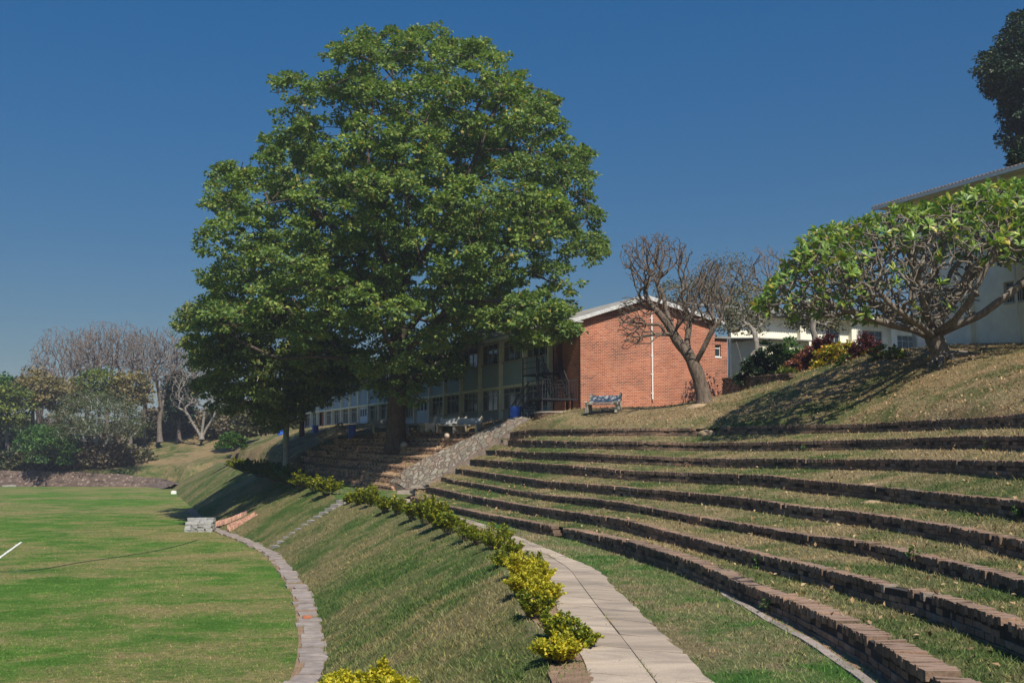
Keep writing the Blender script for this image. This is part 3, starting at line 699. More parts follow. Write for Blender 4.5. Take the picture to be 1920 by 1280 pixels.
# ================================================================ classroom block (brick gable, long glazed facade)
FD = np.array([-.394,.919,0]); FD /= np.linalg.norm(FD); GD = np.array([.919,.394,0]); GD /= np.linalg.norm(GD)
FN = np.array([-GD[0],-GD[1],0]); GN = -FD   # outward normals: facade, gable
C0 = P(1089, 772, 60.8); C0[2] = 0
def fac(t, z, out=0.): return C0+FD*t+FN*out+up*z
def fac_t(px):      # column px meets the facade plane
    a,_ = ray(px, 700); return (C0[0]-a*C0[1])/(a*FD[1]-FD[0])
def gab(t, z, out=0.): return C0+GD*t+GN*out+up*z
def gab_t(px):
    a,_ = ray(px, 700); return (C0[0]-a*C0[1])/(a*GD[1]-GD[0])
def gab_z(px, py): t = gab_t(px); a,b = ray(px,py); return b*(C0[1]+GD[1]*t)
def fac_z(px, py): t = fac_t(px); a,b = ray(px,py); return b*(C0[1]+FD[1]*t)
def fbox(m, t0, t1, z0, z1, o0, o1):
    return m.box(fac((t0+t1)/2,(z0+z1)/2,(o0+o1)/2), FD*(t1-t0)/2, FN*(o1-o0)/2, up*(z1-z0)/2)
def gbox(m, t0, t1, z0, z1, o0, o1):
    return m.box(gab((t0+t1)/2,(z0+z1)/2,(o0+o1)/2), GD*(t1-t0)/2, GN*(o1-o0)/2, up*(z1-z0)/2)
bl = thing('classroom_block', C0+[0,0,1.4], 'long two storey classroom block with a red brick gable end and blue grey panelled front', 'building')
brk = [(0,(.27,.075,.036)),(.35,(.36,.100,.043)),(.7,(.43,.135,.056)),(1,(.39,.165,.09))]
m_gb = wall_brick_mat('red_brick_gable', brk, (.52,.36,.27), (GD[0],GD[1])); m_fb = wall_brick_mat('red_brick_front', [(p,tuple(q*.8 for q in c)) for p,c in brk], (.38,.26,.2), (FD[0],FD[1]))
GWD = gab_t(1341); zl = gab_z(1092,597)+.05; zr = gab_z(1341,601); tr = gab_t(1210); zrg = gab_z(1210,558)
mb = MB(); TB = .3
mb.prism([gab(0,.6), gab(GWD,.6), gab(GWD,zr), gab(tr,zrg), gab(0,zl)], GN*0, -GN*TB)
mb.build('gable_wall', m_gb, bl)
LB = fac_t(612)
mb = MB(); tA = 3.35
for (t0,t1,z0,z1) in [(0.05,tA,.6,2.15),(0.05,.75,2.15,3.1),(1.95,tA,2.15,3.1),(.75,.95,2.15,3.1),(1.3,1.5,2.15,3.1),(.05,2.25,3.1,7.2),(3.1,tA,3.1,7.2),(2.25,3.1,3.1,4.35),(2.25,3.1,6.5,7.2)]:
    fbox(mb, t0, t1, z0, z1, -.28, 0)
mb.build('front_wall', m_fb, bl)
mb = MB(); fbox(mb, 2.25,3.1,4.35,6.5,-.2,-.12); dr = mb.build('door', simple('dark_red_door',(.10,.03,.025),.6,.2,3,.1), bl)
mb = MB(); fbox(mb, 2.33,2.38,5.3,5.42,-.12,-.05); mb.build('handle', M['black_metal'], dr)
m_panel = simple('blue_grey_panel', (.27,.35,.43), .75, .10, 1.2, .1, .2); m_cream = simple('cream_painted_frame', (.74,.71,.56), .8, .2, 2.5, .1, .2)
m_panel2 = simple('pale_blue_panel', (.55,.60,.65), .75, .12, 1.0, .1, .2)
PX = [1032,984,940.5,901.6,866.5,835,808,779.6,758,735,713,692.8,674,658,642,626,612]
PT = [fac_t(x) for x in PX]; PT += [PT[-1]+3.2, PT[-1]+6.2, PT[-1]+9.4]
Z = dict(b=.6, s1=2.52, t1=3.86, b1=4.0, s2=5.52, t2=6.85, e=7.15)
BD = [0]
def window(root, box, t0, t1, z0, z1, nx_=4, tr_=.27, curtain=False, frame=None, dep=-.14, barz=False):
    """frame mesh of stiles and rails, with its panes (and sill) as sub-parts"""
    fm = MB(); w = .05
    box(fm, t0, t1, z0, z0+w, dep-.03, dep+.03); box(fm, t0, t1, z1-w, z1, dep-.03, dep+.03)
    for i in range(nx_+1):
        t = t0+(t1-t0)*i/nx_; box(fm, max(t0,t-w/2), min(t1,t+w/2), z0+w, z1-w, dep-.028, dep+.028)
    zt = z1-(z1-z0)*tr_; box(fm, t0, t1, zt-w/2, zt+w/2, dep-.026, dep+.026)
    f = fm.build('window', frame or M['frame'], root)
    g = MB(); box(g, t0, t1, z0, z1, dep-.018, dep-.008); g.build('pane', M['glass'], f)
    s = MB(); box(s, t0-.03, t1+.03, z0-.07, z0, dep-.05, .035); s.build('sill', M['concrete_grey'] if frame is None else frame, f)
    if curtain:
        for j in range(int(curtain)):
            c = MB(); a = t0+(t1-t0)*random.uniform(.05,.7); box(c, a, a+random.uniform(.25,.5), z0+.1, z1-.08, dep-.12, dep-.08)
            c.build('curtain', M['curtain'], f)
    return f
for i in range(len(PT)):
    t = PT[i]; hw = .10
    m = MB(); fbox(m, t-hw, t+hw, Z['b'], Z['e'], -.12, .16); m.build('pillar', m_cream, bl)
red = MB(); fbox(red, PT[16]+.10, PT[16]+1.6, Z['b'], Z['t1'], -.2, .02); red.build('brick_panel', m_fb, bl)
bm_ = MB(); 
for a, b in zip(PT[:-1], PT[1:]): fbox(bm_, a+.10, b-.10, Z['t1'], Z['b1'], -.12, .11)
bm_.build('storey_beam', m_cream, bl)
for i, (a, b) in enumerate(zip(PT[:-1], PT[1:])):
    a += .10; b -= .10; lo = m_panel if i < 4 else m_panel2
    m = MB(); fbox(m, a, b, Z['b'], Z['s1']-.07, -.14, -.06); m.build('lower_panel', lo, bl)
    m = MB(); fbox(m, a, b, Z['b1'], Z['s2']-.07, -.14, -.05); m.build('upper_panel', m_panel, bl)
    m = MB(); fbox(m, a, b, Z['t2'], Z['e'], -.14, -.05); m.build('head_panel', m_cream, bl)
    if i in (6,11): # doors with a row of small lights
        d = MB(); fbox(d, a, b, Z['s1']-.07, 3.0, -.12, -.05); fbox(d, a, b, 3.62, Z['t1'], -.12, -.05)
        for j in range(5): tt = a+(b-a)*j/4; fbox(d, max(a,tt-.12), min(b,tt+.12), 3.0, 3.62, -.12, -.05)
        d.build('door', m_panel2, bl)
    elif i != 16:
        window(bl, fbox, a, b, Z['s1'], Z['t1'], curtain=(2 if i in (5,8,12) else 0))
    if i < 14: window(bl, fbox, a, b, Z['s2'], Z['t2'], curtain=(i % 3 == 0))
# dark interior backing
m = MB(); fbox(m, tA, PT[-1], .6, 7.15, -1.2, -1.0); m.build('interior_wall', simple('dim_interior', (.10,.10,.095), .9, .2, 1), bl)
EL = PT[-1]; 
m = MB(); m.prism([gab(GWD,.6,-.3), gab(GWD,.6,-EL), gab(GWD,zr-.1,-EL), gab(GWD,zr-.1,-.3)], np.zeros(3), -GD*.3); m.prism([gab(0,.6,-EL), gab(GWD,.6,-EL), gab(GWD,zr,-EL), gab(tr,zrg,-EL), gab(0,zl,-EL)], np.zeros(3), GN*.3)
m.build('rear_wall', m_fb, bl)
# roof: two corrugated slopes with eaves
def corr(a0, a1, b0, b1, nc, amp=.03, th=.05):   # a0->a1 along ridge, b0->b1 along eave
    T = np.linspace(0,1,nc); A_ = a0[None]*(1-T)[:,None]+a1[None]*T[:,None]; B_ = b0[None]*(1-T)[:,None]+b1[None]*T[:,None]
    w = np.zeros((nc,3)); w[:,2] = np.where(np.arange(nc)%2, amp, -amp)
    V = np.stack([A_+w, B_+w, B_+w-up*th, A_+w-up*th],1).reshape(-1,3)
    return V, [(i*4+j, i*4+(j+1)%4, i*4+4+(j+1)%4, i*4+4+j) for i in range(nc-1) for j in range(4)]+[(0,3,2,1),(nc*4-4,nc*4-3,nc*4-2,nc*4-1)]
sl1 = (zrg-zl)/tr; sl2 = (zrg-zr)/(GWD-tr); m_roof = simple('asbestos_roof', (.22,.21,.19), .9, .35, 1.2, .3, .1)
e1 = -1.0; e2 = GWD+.45; oh = .38
m = MB(); rz = zrg+.13
m.add(*corr(gab(tr,rz,oh), gab(tr,rz,-EL-.4), gab(e1,rz-sl1*(tr-e1),oh), gab(e1,rz-sl1*(tr-e1),-EL-.4), 400))
m.add(*corr(gab(tr,rz,oh), gab(tr,rz,-EL-.4), gab(e2,rz-sl2*(e2-tr),oh), gab(e2,rz-sl2*(e2-tr),-EL-.4), 400))
rf = m.build('roof', m_roof, bl)
m_fas = simple('peeling_white_fascia', (.52,.52,.49), .8, .4, 5, .2)
m = MB()
for (ta,tb,slp) in ((e1,tr,sl1),(e2,tr,sl2)):
    za = rz-slp*abs(tr-ta)-.05; zb = rz-.05
    m.prism([gab(ta,za,oh-.02), gab(tb,zb,oh-.02), gab(tb,zb-.22,oh-.02), gab(ta,za-.22,oh-.02)], np.zeros(3), GN*.04)
m.build('fascia', m_fas, bl)
m = MB(); za = rz-sl1*(tr-e1); m.prism([gab(e1,za-.05,oh), gab(0,za-.05,oh), gab(0,za-.10,oh), gab(e1,za-.10,oh)], np.zeros(3), -GN*(EL)); fbox(m, -.3, EL, za-.28, za-.08, -e1-.03, -e1+.02); m.build('eave_soffit', m_fas, bl)
vp = MB(); q = gab(.15, rz-sl1*(tr-.15), -2.5); vp.tube([q-up*.2, q+up*.85], .07, 8); vp.build('vent_pipe', M['black_metal'], rf)
m = MB(); tp = gab_t(1222); z0, z1 = gab_z(1225,747), gab_z(1221,590); m.tube([gab(tp,z1,.07), gab(tp,z0,.07), gab(tp,z0-.05,.16)], .045, 8)
for z in np.linspace(z0+.3, z1-.2, 5): gbox(m, tp-.08, tp+.08, z-.03, z+.03, .003, .06)
m.build('downpipe', M['white_paint'], bl)
# small brick annex at the right of the gable
an = MB(); ax0, ax1 = GWD+.02, gab_t(1369); zt = gab_z(1355,634); wx0, wx1 = gab_t(1346), gab_t(1357); wz0, wz1 = gab_z(1352,668), gab_z(1352,645)
for (t0,t1,a,b) in [(ax0,ax1,.6,wz0),(ax0,wx0,wz0,wz1),(wx1,ax1,wz0,wz1),(ax0,ax1,wz1,zt)]: gbox(an, t0, t1, a, b, -.5, -.25)
gbox(an, ax0, ax1, .6, zt, -5, -4.8); an.prism([gab(ax1,.6,-.5), gab(ax1,.6,-4.8), gab(ax1,zt,-4.8), gab(ax1,zt,-.5)], np.zeros(3), -GD*.25)
an.build('annex_wall', m_gb, bl)
m = MB(); gbox(m, ax0, ax1+.15, zt+.003, zt+.12, -5.1, -.1); m.build('annex_roof', m_roof, bl)
window(bl, lambda m,t0,t1,z0,z1,o0,o1: gbox(m,t0,t1,z0,z1,o0-.25,o1-.25), wx0, wx1, wz0, wz1, nx_=1, tr_=.3, frame=M['white_paint'])

# fire escape
fe = thing('fire_escape', fac(2.6,1.5,.8), 'black steel fire escape stairs against the brick end of the classroom block', 'fire escape')
O1, O2 = .25, 1.25; zU, zM = 4.3, 2.75
m = MB(); fbox(m, 2.2, 5.0, zU-.08, zU, O1, O2); fbox(m, -.1, 2.0, zM-.08, zM, O1, O2+1.1); m.build('landing', M['black_metal'], fe)
for t,o in ((4.95,O2),(4.95,O1),(3.0,O2)): m = MB(); m.bar(fac(t,1.0,o), fac(t,zU+1.0,o), .09); m.build('post', M['black_metal'], fe)
for t in (0.0, 1.9): m = MB(); m.bar(fac(t,1.2,O2+1.05), fac(t,zM+1.0,O2+1.05), .07); m.build('post', M['black_metal'], fe)
def flight(ta, za, tb, zb, o0, o1, ns):
    m = MB()
    for o in (o0, o1): m.bar(fac(ta,za,o), fac(tb,zb,o), .05, .2)
    for i in range(ns):
        f = (i+.5)/ns; t = lerp(ta,tb,f); z = lerp(za,zb,f); fbox(m, t-.13, t+.13, z-.02, z+.015, o0, o1)
    m.build('stair_flight', M['black_metal'], fe)
    m = MB()
    for o in (o0, o1):
        m.bar(fac(ta,za+.95,o), fac(tb,zb+.95,o), .05); m.bar(fac(ta,za+.5,o), fac(tb,zb+.5,o), .035)
        for i in range(ns+1):
            f = i/ns; t = lerp(ta,tb,f); z = lerp(za,zb,f); m.bar(fac(t,z,o), fac(t,z+.95,o), .03)
    m.build('railing', M['black_metal'], fe)
flight(2.3, zU, 1.0, zM, O1, O2, 8); flight(1.6, zM, 4.4, 1.35, O2+.1, O2+1.1, 8)
m = MB()
def rail(t0,t1,z,o):
    for h in (.35,.68,1.0): m.bar(fac(t0,z+h,o), fac(t1,z+h,o), .035)
    for t in np.arange(t0, t1+.01, .16): m.bar(fac(t,z,o), fac(t,z+1.0,o), .022)
rail(2.3,4.95,zU,O2); m.build('railing', M['black_metal'], fe); m = MB(); rail(-.1,1.5,zM,O2+1.08)
for o in np.arange(O1,O2+1.05,.16): m.bar(fac(-.1,zM,o), fac(-.1,zM+1,o), .022)
m.bar(fac(-.1,zM+1,O1), fac(-.1,zM+1,O2+1.08), .035); m.build('railing', M['black_metal'], fe)

# ================================================================ white buildings on the right
m_wht = simple('white_painted_brick', (.80,.77,.63), .85, .12, 2.0, .25, .15)
m_shd = simple('cream_rendered_wall', (.60,.57,.42), .85, .12, 2.0, .2, .15)
R0 = P(1711, 655, 52); R0[2] = 0
def rf_(t, z, out=0.): return R0+FD*t+FN*out+up*z
def rt_(px): a,_ = ray(px,600); return (R0[0]-a*R0[1])/(a*FD[1]-FD[0])
def rz_(px,py): t = rt_(px); return ray(px,py)[1]*(R0[1]+FD[1]*t)
def rbox(m, t0, t1, z0, z1, o0, o1): return m.box(rf_((t0+t1)/2,(z0+z1)/2,(o0+o1)/2), FD*(t1-t0)/2, FN*(o1-o0)/2, up*(z1-z0)/2)
wb_ = thing('white_building', R0+[0,0,4.4], 'cream white two storey building with corrugated roof behind the frangipani tree', 'building')
ez = rz_(1711,384); zs1, zh1 = rz_(1900,566), rz_(1900,527); print('right bld', ez, zs1, zh1, rt_(1920))
T1 = 0.; T0 = -26.
wins = [(-2.75,-1.35),(-7.9,-5.45),(-11.6,-9.2),(-15.3,-12.9),(-19,-16.6)]
wl = MB(); edges = [T0]+[q for w in reversed(wins) for q in w]+[T1]
zu0, zu1 = zs1+3.0, zh1+2.95
for a, b in zip(edges[0::2], edges[1::2]): rbox(wl, a, b, 3.2, ez, -.3, 0)
for w in wins:
    rbox(wl, w[0], w[1], 3.2, zs1, -.3, 0); rbox(wl, w[0], w[1], zh1, zu0, -.3, 0); rbox(wl, w[0], w[1], zu1, ez, -.3, 0)
wl.build('wall', m_wht, wb_)
e_ = MB(); e_.prism([rf_(T1,3.2,0), rf_(T1,3.2,-9), rf_(T1,ez,-9), rf_(T1,ez+1.6,-4.5), rf_(T1,ez,0)], np.zeros(3), -FD*.28); e_.build('end_wall', m_shd, wb_)
for t in (-.9,-3.6,-8.6,-12.3,-16,-19.7):
    m = MB(); rbox(m, t-.22, t+.22, 3.2, ez-.01, .002, .28); m.build('pilaster', m_wht, wb_)
for i, w in enumerate(wins):
    for z0,z1 in ((zs1,zh1),(zu0,zu1)):
        f = window(wb_, rbox, w[0]+.02, w[1]-.02, z0, z1, nx_=6, tr_=.25, frame=M['frame'])
        m = MB()
        for t in np.arange(w[0]+.1, w[1], .13): rbox(m, t-.012, t+.012, z0+.02, z0+(z1-z0)*.62, -.03, -.01)
        m.build('window_bars', M['frame'], f)
m = MB(); m.add(*corr(rf_(T0,ez+1.75,-4.5), rf_(1.3,ez+1.75,-4.5), rf_(T0,ez-.02+.12,.95), rf_(1.3,ez+.10,.95), 260, .035)); m.add(*corr(rf_(T0,ez+1.75,-4.5), rf_(1.3,ez+1.75,-4.5), rf_(T0,ez+.1,-9.9), rf_(1.3,ez+.1,-9.9), 60, .035))
m.build('roof', simple('brown_corrugated_roof', (.115,.085,.07), .85, .3, 2, .2), wb_)
m = MB(); rbox(m, T0, 1.3, ez-.12, ez+.05, .93, 1.06); m.build('gutter', simple('pale_blue_grey_gutter',(.42,.46,.46),.7,.15,2,.05), wb_)
m = MB(); m.prism([rf_(T0,ez+.02,.93), rf_(T0,ez+.02,0.01), rf_(T0,ez-.03,0.01), rf_(T0,ez-.03,.93)], np.zeros(3), FD*(1.3-T0)); m.build('soffit', m_shd, wb_)
m = MB(); rbox(m, -6.3,-6.2, ez-.3, ez-.06, .7,.9); m.tube([rf_(-6.25,ez-.25,.8), rf_(-6.25,ez-.6,.3), rf_(-6.25,4,.1)], .05, 8); m.build('downpipe', M['white_paint'], wb_)

# middle white building
B0 = P(1372, 700, 80); B0[2] = 0
def mz(t): return B0+GD*t
def mb_t(px): a,_ = ray(px,650); return (B0[0]-a*B0[1])/(a*GD[1]-GD[0])
def mb_z(px,py): t = mb_t(px); return ray(px,py)[1]*(B0[1]+GD[1]*t)
def mbox(m, t0, t1, z0, z1, o0, o1): return m.box(B0+GD*(t0+t1)/2+GN*(o0+o1)/2+up*(z0+z1)/2, GD*(t1-t0)/2, GN*(o1-o0)/2, up*(z1-z0)/2)
mbd = thing('white_building', B0+GD*8+[0,0,4.5], 'long low white building with tall shuttered windows behind the colourful shrubs', 'building')
zt = mb_z(1560,597); t0, t1 = -.0, mb_t(1735)
ww = [(mb_t(1439),mb_t(1447),668,640),(mb_t(1549),mb_t(1575),664,611),(mb_t(1618),mb_t(1655),656,616),(mb_t(1683),mb_t(1716),657,622)]
wl = MB(); ed = [t0]+[q for w in ww for q in w[:2]]+[t1]
for a,b in zip(ed[0::2], ed[1::2]): mbox(wl, a, b, 3., zt, -.3, 0)
for w in ww:
    pc = (w[0]+w[1])/2; zb = mb_z(1560,w[2]); zh = mb_z(1560,w[3]); mbox(wl, w[0], w[1], 3., zb, -.3, 0); mbox(wl, w[0], w[1], zh, zt, -.3, 0)
wl.build('wall', m_wht, mbd)
for w in ww:
    zb = mb_z(1560,w[2]); zh = mb_z(1560,w[3]); f = window(mbd, mbox, w[0], w[1], zb, zh, nx_=3, tr_=.3, frame=M['frame'])
for px in (1500,1596,1605,1670):
    t = mb_t(px); m = MB(); mbox(m, t-.25, t+.25, 3., zt-.005, .003, .4); m.build('pilaster', m_wht, mbd)
m = MB(); m.add(*corr(B0+GD*(t0-.6)-GN*5+up*(zt+1.3), B0+GD*(t1+.5)-GN*5+up*(zt+1.3), B0+GD*(t0-.6)+GN*1.0+up*zt, B0+GD*(t1+.5)+GN*1.0+up*zt, 200, .04)); m.build('roof', m_roof, mbd)
# low annex with a flat roof
m = MB(); za = mb_z(1420,645); aw = (mb_t(1377)+.02, mb_t(1386), mb_z(1380,686), mb_z(1380,664)); tE = mb_t(1470)
aw2 = (mb_t(1437), mb_t(1452), mb_z(1440,680), mb_z(1440,668))
for (a,b,z0,z1) in [(0,aw[0],3,za),(aw[0],aw[1],3,aw[2]),(aw[0],aw[1],aw[3],za),(aw[1],tE,3,za)]: mbox(m, a, b, z0, z1, 2.6, 2.9)
m.prism([B0+up*3+GN*2.6, B0+up*za+GN*2.6, B0+up*za+GN*.01, B0+up*3+GN*.01], np.zeros(3), GD*.25)
m.build('annex_wall', m_shd, mbd)
window(mbd, lambda m,a,b,z0,z1,o0,o1: mbox(m,a,b,z0,z1,o0+2.9,o1+2.9), aw[0]+.01, aw[1]-.01, aw[2], aw[3], nx_=2, tr_=.3, frame=M['white_paint'])
m = MB(); m.add(*corr(B0+GD*-.3-GN*-.02+up*(za+.35), B0+GD*(tE+.3)-GN*-.02+up*(za+.35), B0+GD*-.3+GN*3.3+up*(za+.06), B0+GD*(tE+.3)+GN*3.3+up*(za+.06), 80, .03)); m.build('annex_roof', m_roof, mbd)

# low brick retaining wall right of the leaning tree
lw = pts([(1355,708,60),(1400,705.5,56.5),(1450,702,53),(1478,699,51)])
brick_wall(lw, np.array([.9,.85,.62,.2]), 'low_brick_wall', 'low brown brick wall holding up the flower bed right of the gable end', None, seed=50)
fl = pts([(1352,745,56.5),(1400,731,54.5),(1440,716,52.5)])
brick_wall(fl, np.array([.16,.16,.16]), 'garden_edging', 'thin stone edging strip on the grass below the low brick wall', None, seed=51)

# ================================================================ planter ring, stone, markers
pc = P(1052, 778, 60); m = MB(); ro, ri = 1.45, 1.15; a_ = np.linspace(0, 2*math.pi, 49)[:-1]
pt_ = thing('round_planter', pc-[0,0,.5], 'low round brick planter with concrete rim beside the fire escape', 'planter')
def ring(m, r0, r1, z0, z1):
    V = []; 
    for a in a_:
        c_, s__ = math.cos(a), math.sin(a); V += [pc+[c_*r1,s__*r1,z0], pc+[c_*r1,s__*r1,z1], pc+[c_*r0,s__*r0,z1], pc+[c_*r0,s__*r0,z0]]
    n = len(a_); m.add(V, [(i*4+j, i*4+(j+1)%4, ((i+1)%n)*4+(j+1)%4, ((i+1)%n)*4+j) for i in range(n) for j in range(4)])
ring(m, ri, ro, .10, .17); m.build('rim', M['concrete'], pt_)
cz = []; ta = []
for q in range(7):
    for a in np.arange(0, 2*math.pi, .085*1.9):
        a2 = a+(.08 if q%2 else 0); cz.append(pc+[math.cos(a2)*(ro-.09), math.sin(a2)*(ro-.09), .06-.086*q]); ta.append([-math.sin(a2), math.cos(a2), 0])
cz = np.array(cz); ta = np.array(ta); na = np.stack([ta[:,1], -ta[:,0], ta[:,2]],1)
V_, F_ = boxes(cz, ta*.108, na*.06, np.repeat(up[None]*.038, len(cz), 0)); mesh_obj('brick_ring', V_, F_, M['brick_old'], pt_)
m = MB(); ring(m, .01, ri-.01, -.4, .04); m.build('soil', M['soil'], pt_)
# white round stone on a terrace wall
def blob(name, c, rad, mt, label, cat, sq=(1,1,1), seed=0, group=None, sub=3):
    import bmesh
    b = bmesh.new(); bmesh.ops.create_icosphere(b, subdivisions=sub, radius=1); V = np.array([v.co[:] for v in b.verts]); Fc = [[v.index for v in f.verts] for f in b.faces]; b.free()
    r_ = np.random.default_rng(seed); V = V*(1+noise2(V[:,0]*2+seed, V[:,1]*2+V[:,2]*2, 1.3, seed)[:,None]*.16)*(1+r_.normal(0,.05,(len(V),1)))*np.array(sq)*rad
    o = mesh_obj(name, V, Fc, mt, None, True); o.location = tuple(c); tag(o, label, cat, group); return o
blob('stone', P(838,817,65.2), .17, M['concrete'], 'pale round stone resting on a shaded terrace left of the ramp', 'stone', (1,1,.95), 3)
sand = simple('pale_sand_mound', (.33,.24,.14), .95, .2, 6, .5, .1)
blob('earth_mound', P(1633,909,Yk(5,1633)+.7)+[0,0,-.03], .26, sand, 'small pale earth mound on the fourth terrace at right, above the other small mound', 'earth mound', (1.1,.8,.35), 5)
blob('earth_mound', P(1636,943,Yk(5,1636)-.6)+[0,0,-.03], .26, sand, 'small pale earth mound at the foot of a dark terrace wall at right', 'earth mound', (1.1,.8,.4), 6)
blob('earth_mound', P(1334,808,46.4)+[0,.3,-.22], .55, sand, 'slumped pale earth spilling through the gap in the topmost terrace wall', 'earth mound', (1.0,1.3,.55), 7)
blob('earth_mound', P(1319,752,51.5)+[-.1,-.1,-.42], .62, sand, 'pale earth mound at the foot of the leaning bare tree', 'earth mound', (1.3,.8,.5), 9)
m = MB(); c = PZ(326,926,ZF); m.box(c+[0,0,.18], (.28,0,0), (0,.12,0), (0,0,.16)); m.box(c+[0,0,.36], (.18,0,0), (0,.10,0), (0,0,.03)); tag(m.build('marker_block', M['white_paint']), 'small white block at the far corner of the field beside the bank', 'marker')
m = MB(); c = PZ(18,912,ZF); m.box(c+[0,0,.1], (.9,0,0), (0,.15,0), (0,0,.1)); m.box(c+[.2,.1,.22], (.5,0,0), (0,.1,0), (0,0,.04)); tag(m.build('stone_block', M['concrete_grey']), 'long pale block lying at the far left edge of the field', 'block')
# field line, hose
l0, l1 = PZ(-60,1088,ZF), PZ(40,1016,ZF); d = (l1-l0); L = np.linalg.norm(d); d /= L; nn = np.array([-d[1],d[0],0]); T = np.linspace(0,L,140)
wv = .05+np.abs(noise2(T,T*0,4,2))*.03
A_ = l0+d*T[:,None]+nn*wv[:,None]+[0,0,.014]; B_ = l0+d*T[:,None]-nn*wv[:,None]+[0,0,.014]
tag(mesh_obj('field_marking', np.stack([A_,B_],1).reshape(-1,3), np.array([[i*2,i*2+1,i*2+3,i*2+2] for i in range(139)]), simple('chalk_line',(.65,.66,.60),.9,.3,8,0)), kind='structure')
hp = resample(np.array([PZ(x,y,ZF) for x,y in [(-30,1072),(40,1073),(90,1066),(150,1055),(220,1045),(290,1034),(340,1022),(372,1012)]]), 60); hp[:,2] = ZF+.03; hp = smooth(hp,4)
m = MB(); m.tube(hp, .014, 6); tag(m.build('hose', simple('dark_hose',(.02,.045,.03),.5,.2,3,0)), 'thin dark hose lying curved across the grass of the field', 'hose')
m = MB(); c = PZ(574,1160,ZF); m.box(c+[0,0,.06], (.11,.02,0), (-.01,.055,0), (0,0,.035)); 
def one_brick(px, py, z, rz, label, col=(.40,.14,.07)):
    m = MB(); m.abox(-.11,.11,-.053,.053,-.036,.036); o = m.build('brick', simple('loose_red_brick',col,.9,.3,8,.4)); c = PZ(px,py,z); o.location = tuple(c+[0,0,.06]); o.rotation_euler = (0,0,rz); tag(o, label, 'brick')
one_brick(575,1160,ZF+.04,.3,'loose red brick lying on the worn slab path at the foot of the bank')

# ================================================================ benches, barrels, frames
def bench(loc, rz, label, w=1.55, sc=1.):
    t = thing('concrete_bench', loc, label, 'bench', 'concrete benches', rz)
    m = MB(); m.box((0,-.02,.43), (w/2-.06,0,0), (0,.22,.0), (0,0,.035)); m.build('seat', M['bench'], t, local=True)
    m = MB(); c = np.array([0,.27,.68]); m.box(c, (w/2-.05,0,0), (0,.035*.9,.0), (0,.07,.17)); m.build('backrest', M['bench_back'], t, local=True)
    prof = [(-.30,0),(-.16,0),(-.10,.16),(.10,.16),(.16,0),(.34,0),(.30,.30),(.36,.62),(.44,.90),(.38,.96),(.30,.90),(.24,.66),(.16,.52),(.02,.50),(-.12,.54),(-.30,.56),(-.36,.50),(-.32,.42),(-.27,.30)]
    for s in (-1,1):
        m = MB(); m.prism([(s*w/2-.055,y,z) for y,z in prof], np.zeros(3), np.array([.11,0,0])); m.build('end_support', M['bench'], t, local=True)
    return t
def onhill(px, py, Y, dz=0.):
    p = P(px,py,Y); p[2] = Hs(p[0],p[1])+dz; return p
bench(P(1131,773.5,54.6), R(-28), 'pale concrete bench with grey back standing alone in front of the brick gable')
bench(P(876,811,65.3), R(-30), 'sunlit end bench of the pair facing the terraces, nearest to the stone ramp')
bench(P(846,810.5,66.6), R(-24), 'mottled concrete bench directly left of the bench nearest the ramp', w=1.6)
bench(P(801,809,68.6), R(-75), 'dark concrete bench seen from the side, just right of the big tree trunk')
bench(P(722,811,75), R(15), 'shaded concrete bench half hidden by the left side of the big tree trunk')
def barrel(loc, label, h=.92, r=.30, tilt=(0,0)):
    t = thing('blue_barrel', loc, label, 'barrel', 'blue plastic barrels'); t.rotation_euler = (tilt[0],tilt[1],random.random()*6)
    z = [0,.03,.06,.27,.30,.33,.56,.60,.64,.84,.89,.92]; rr = [.27,.30,.30,.295,.315,.295,.295,.315,.295,.30,.30,.27]; k = 28
    V = [(rr[i]/.3*r*math.cos(2*math.pi*j/k), rr[i]/.3*r*math.sin(2*math.pi*j/k), z[i]/.92*h) for i in range(len(z)) for j in range(k)]
    Fc = [(i*k+j, i*k+(j+1)%k, (i+1)*k+(j+1)%k, (i+1)*k+j) for i in range(len(z)-1) for j in range(k)]+[tuple(range(k-1,-1,-1))]
    mesh_obj('drum_body', V, Fc, M['blue'], t, True, local=True)
    m = MB(); m.tube([(0,0,h-.05),(0,0,h+.005)], r*1.03, k, cap=False); m.tube([(0,0,h+.005),(0,0,h-.05)], r*.93, k, cap=False); m.build('rim', M['blue'], t, True, local=True)
barrel(P(967,789,62.6)-[0,0,.15], 'bright blue barrel in the sun at the top of the stone ramp', h=.95, r=.32)
barrel(P(660,823,78), 'blue barrel in the shade left of the big tree, beside the wooden frame', h=1.0, r=.27)
barrel(P(591,816,95)-[0,0,.1], 'far blue barrel standing by the end of the classroom block', h=.95, r=.27)
barrel(P(526,817,104), 'bright blue barrel behind the slim tree trunk, farthest left', h=.85, r=.30, tilt=(.3,.1))
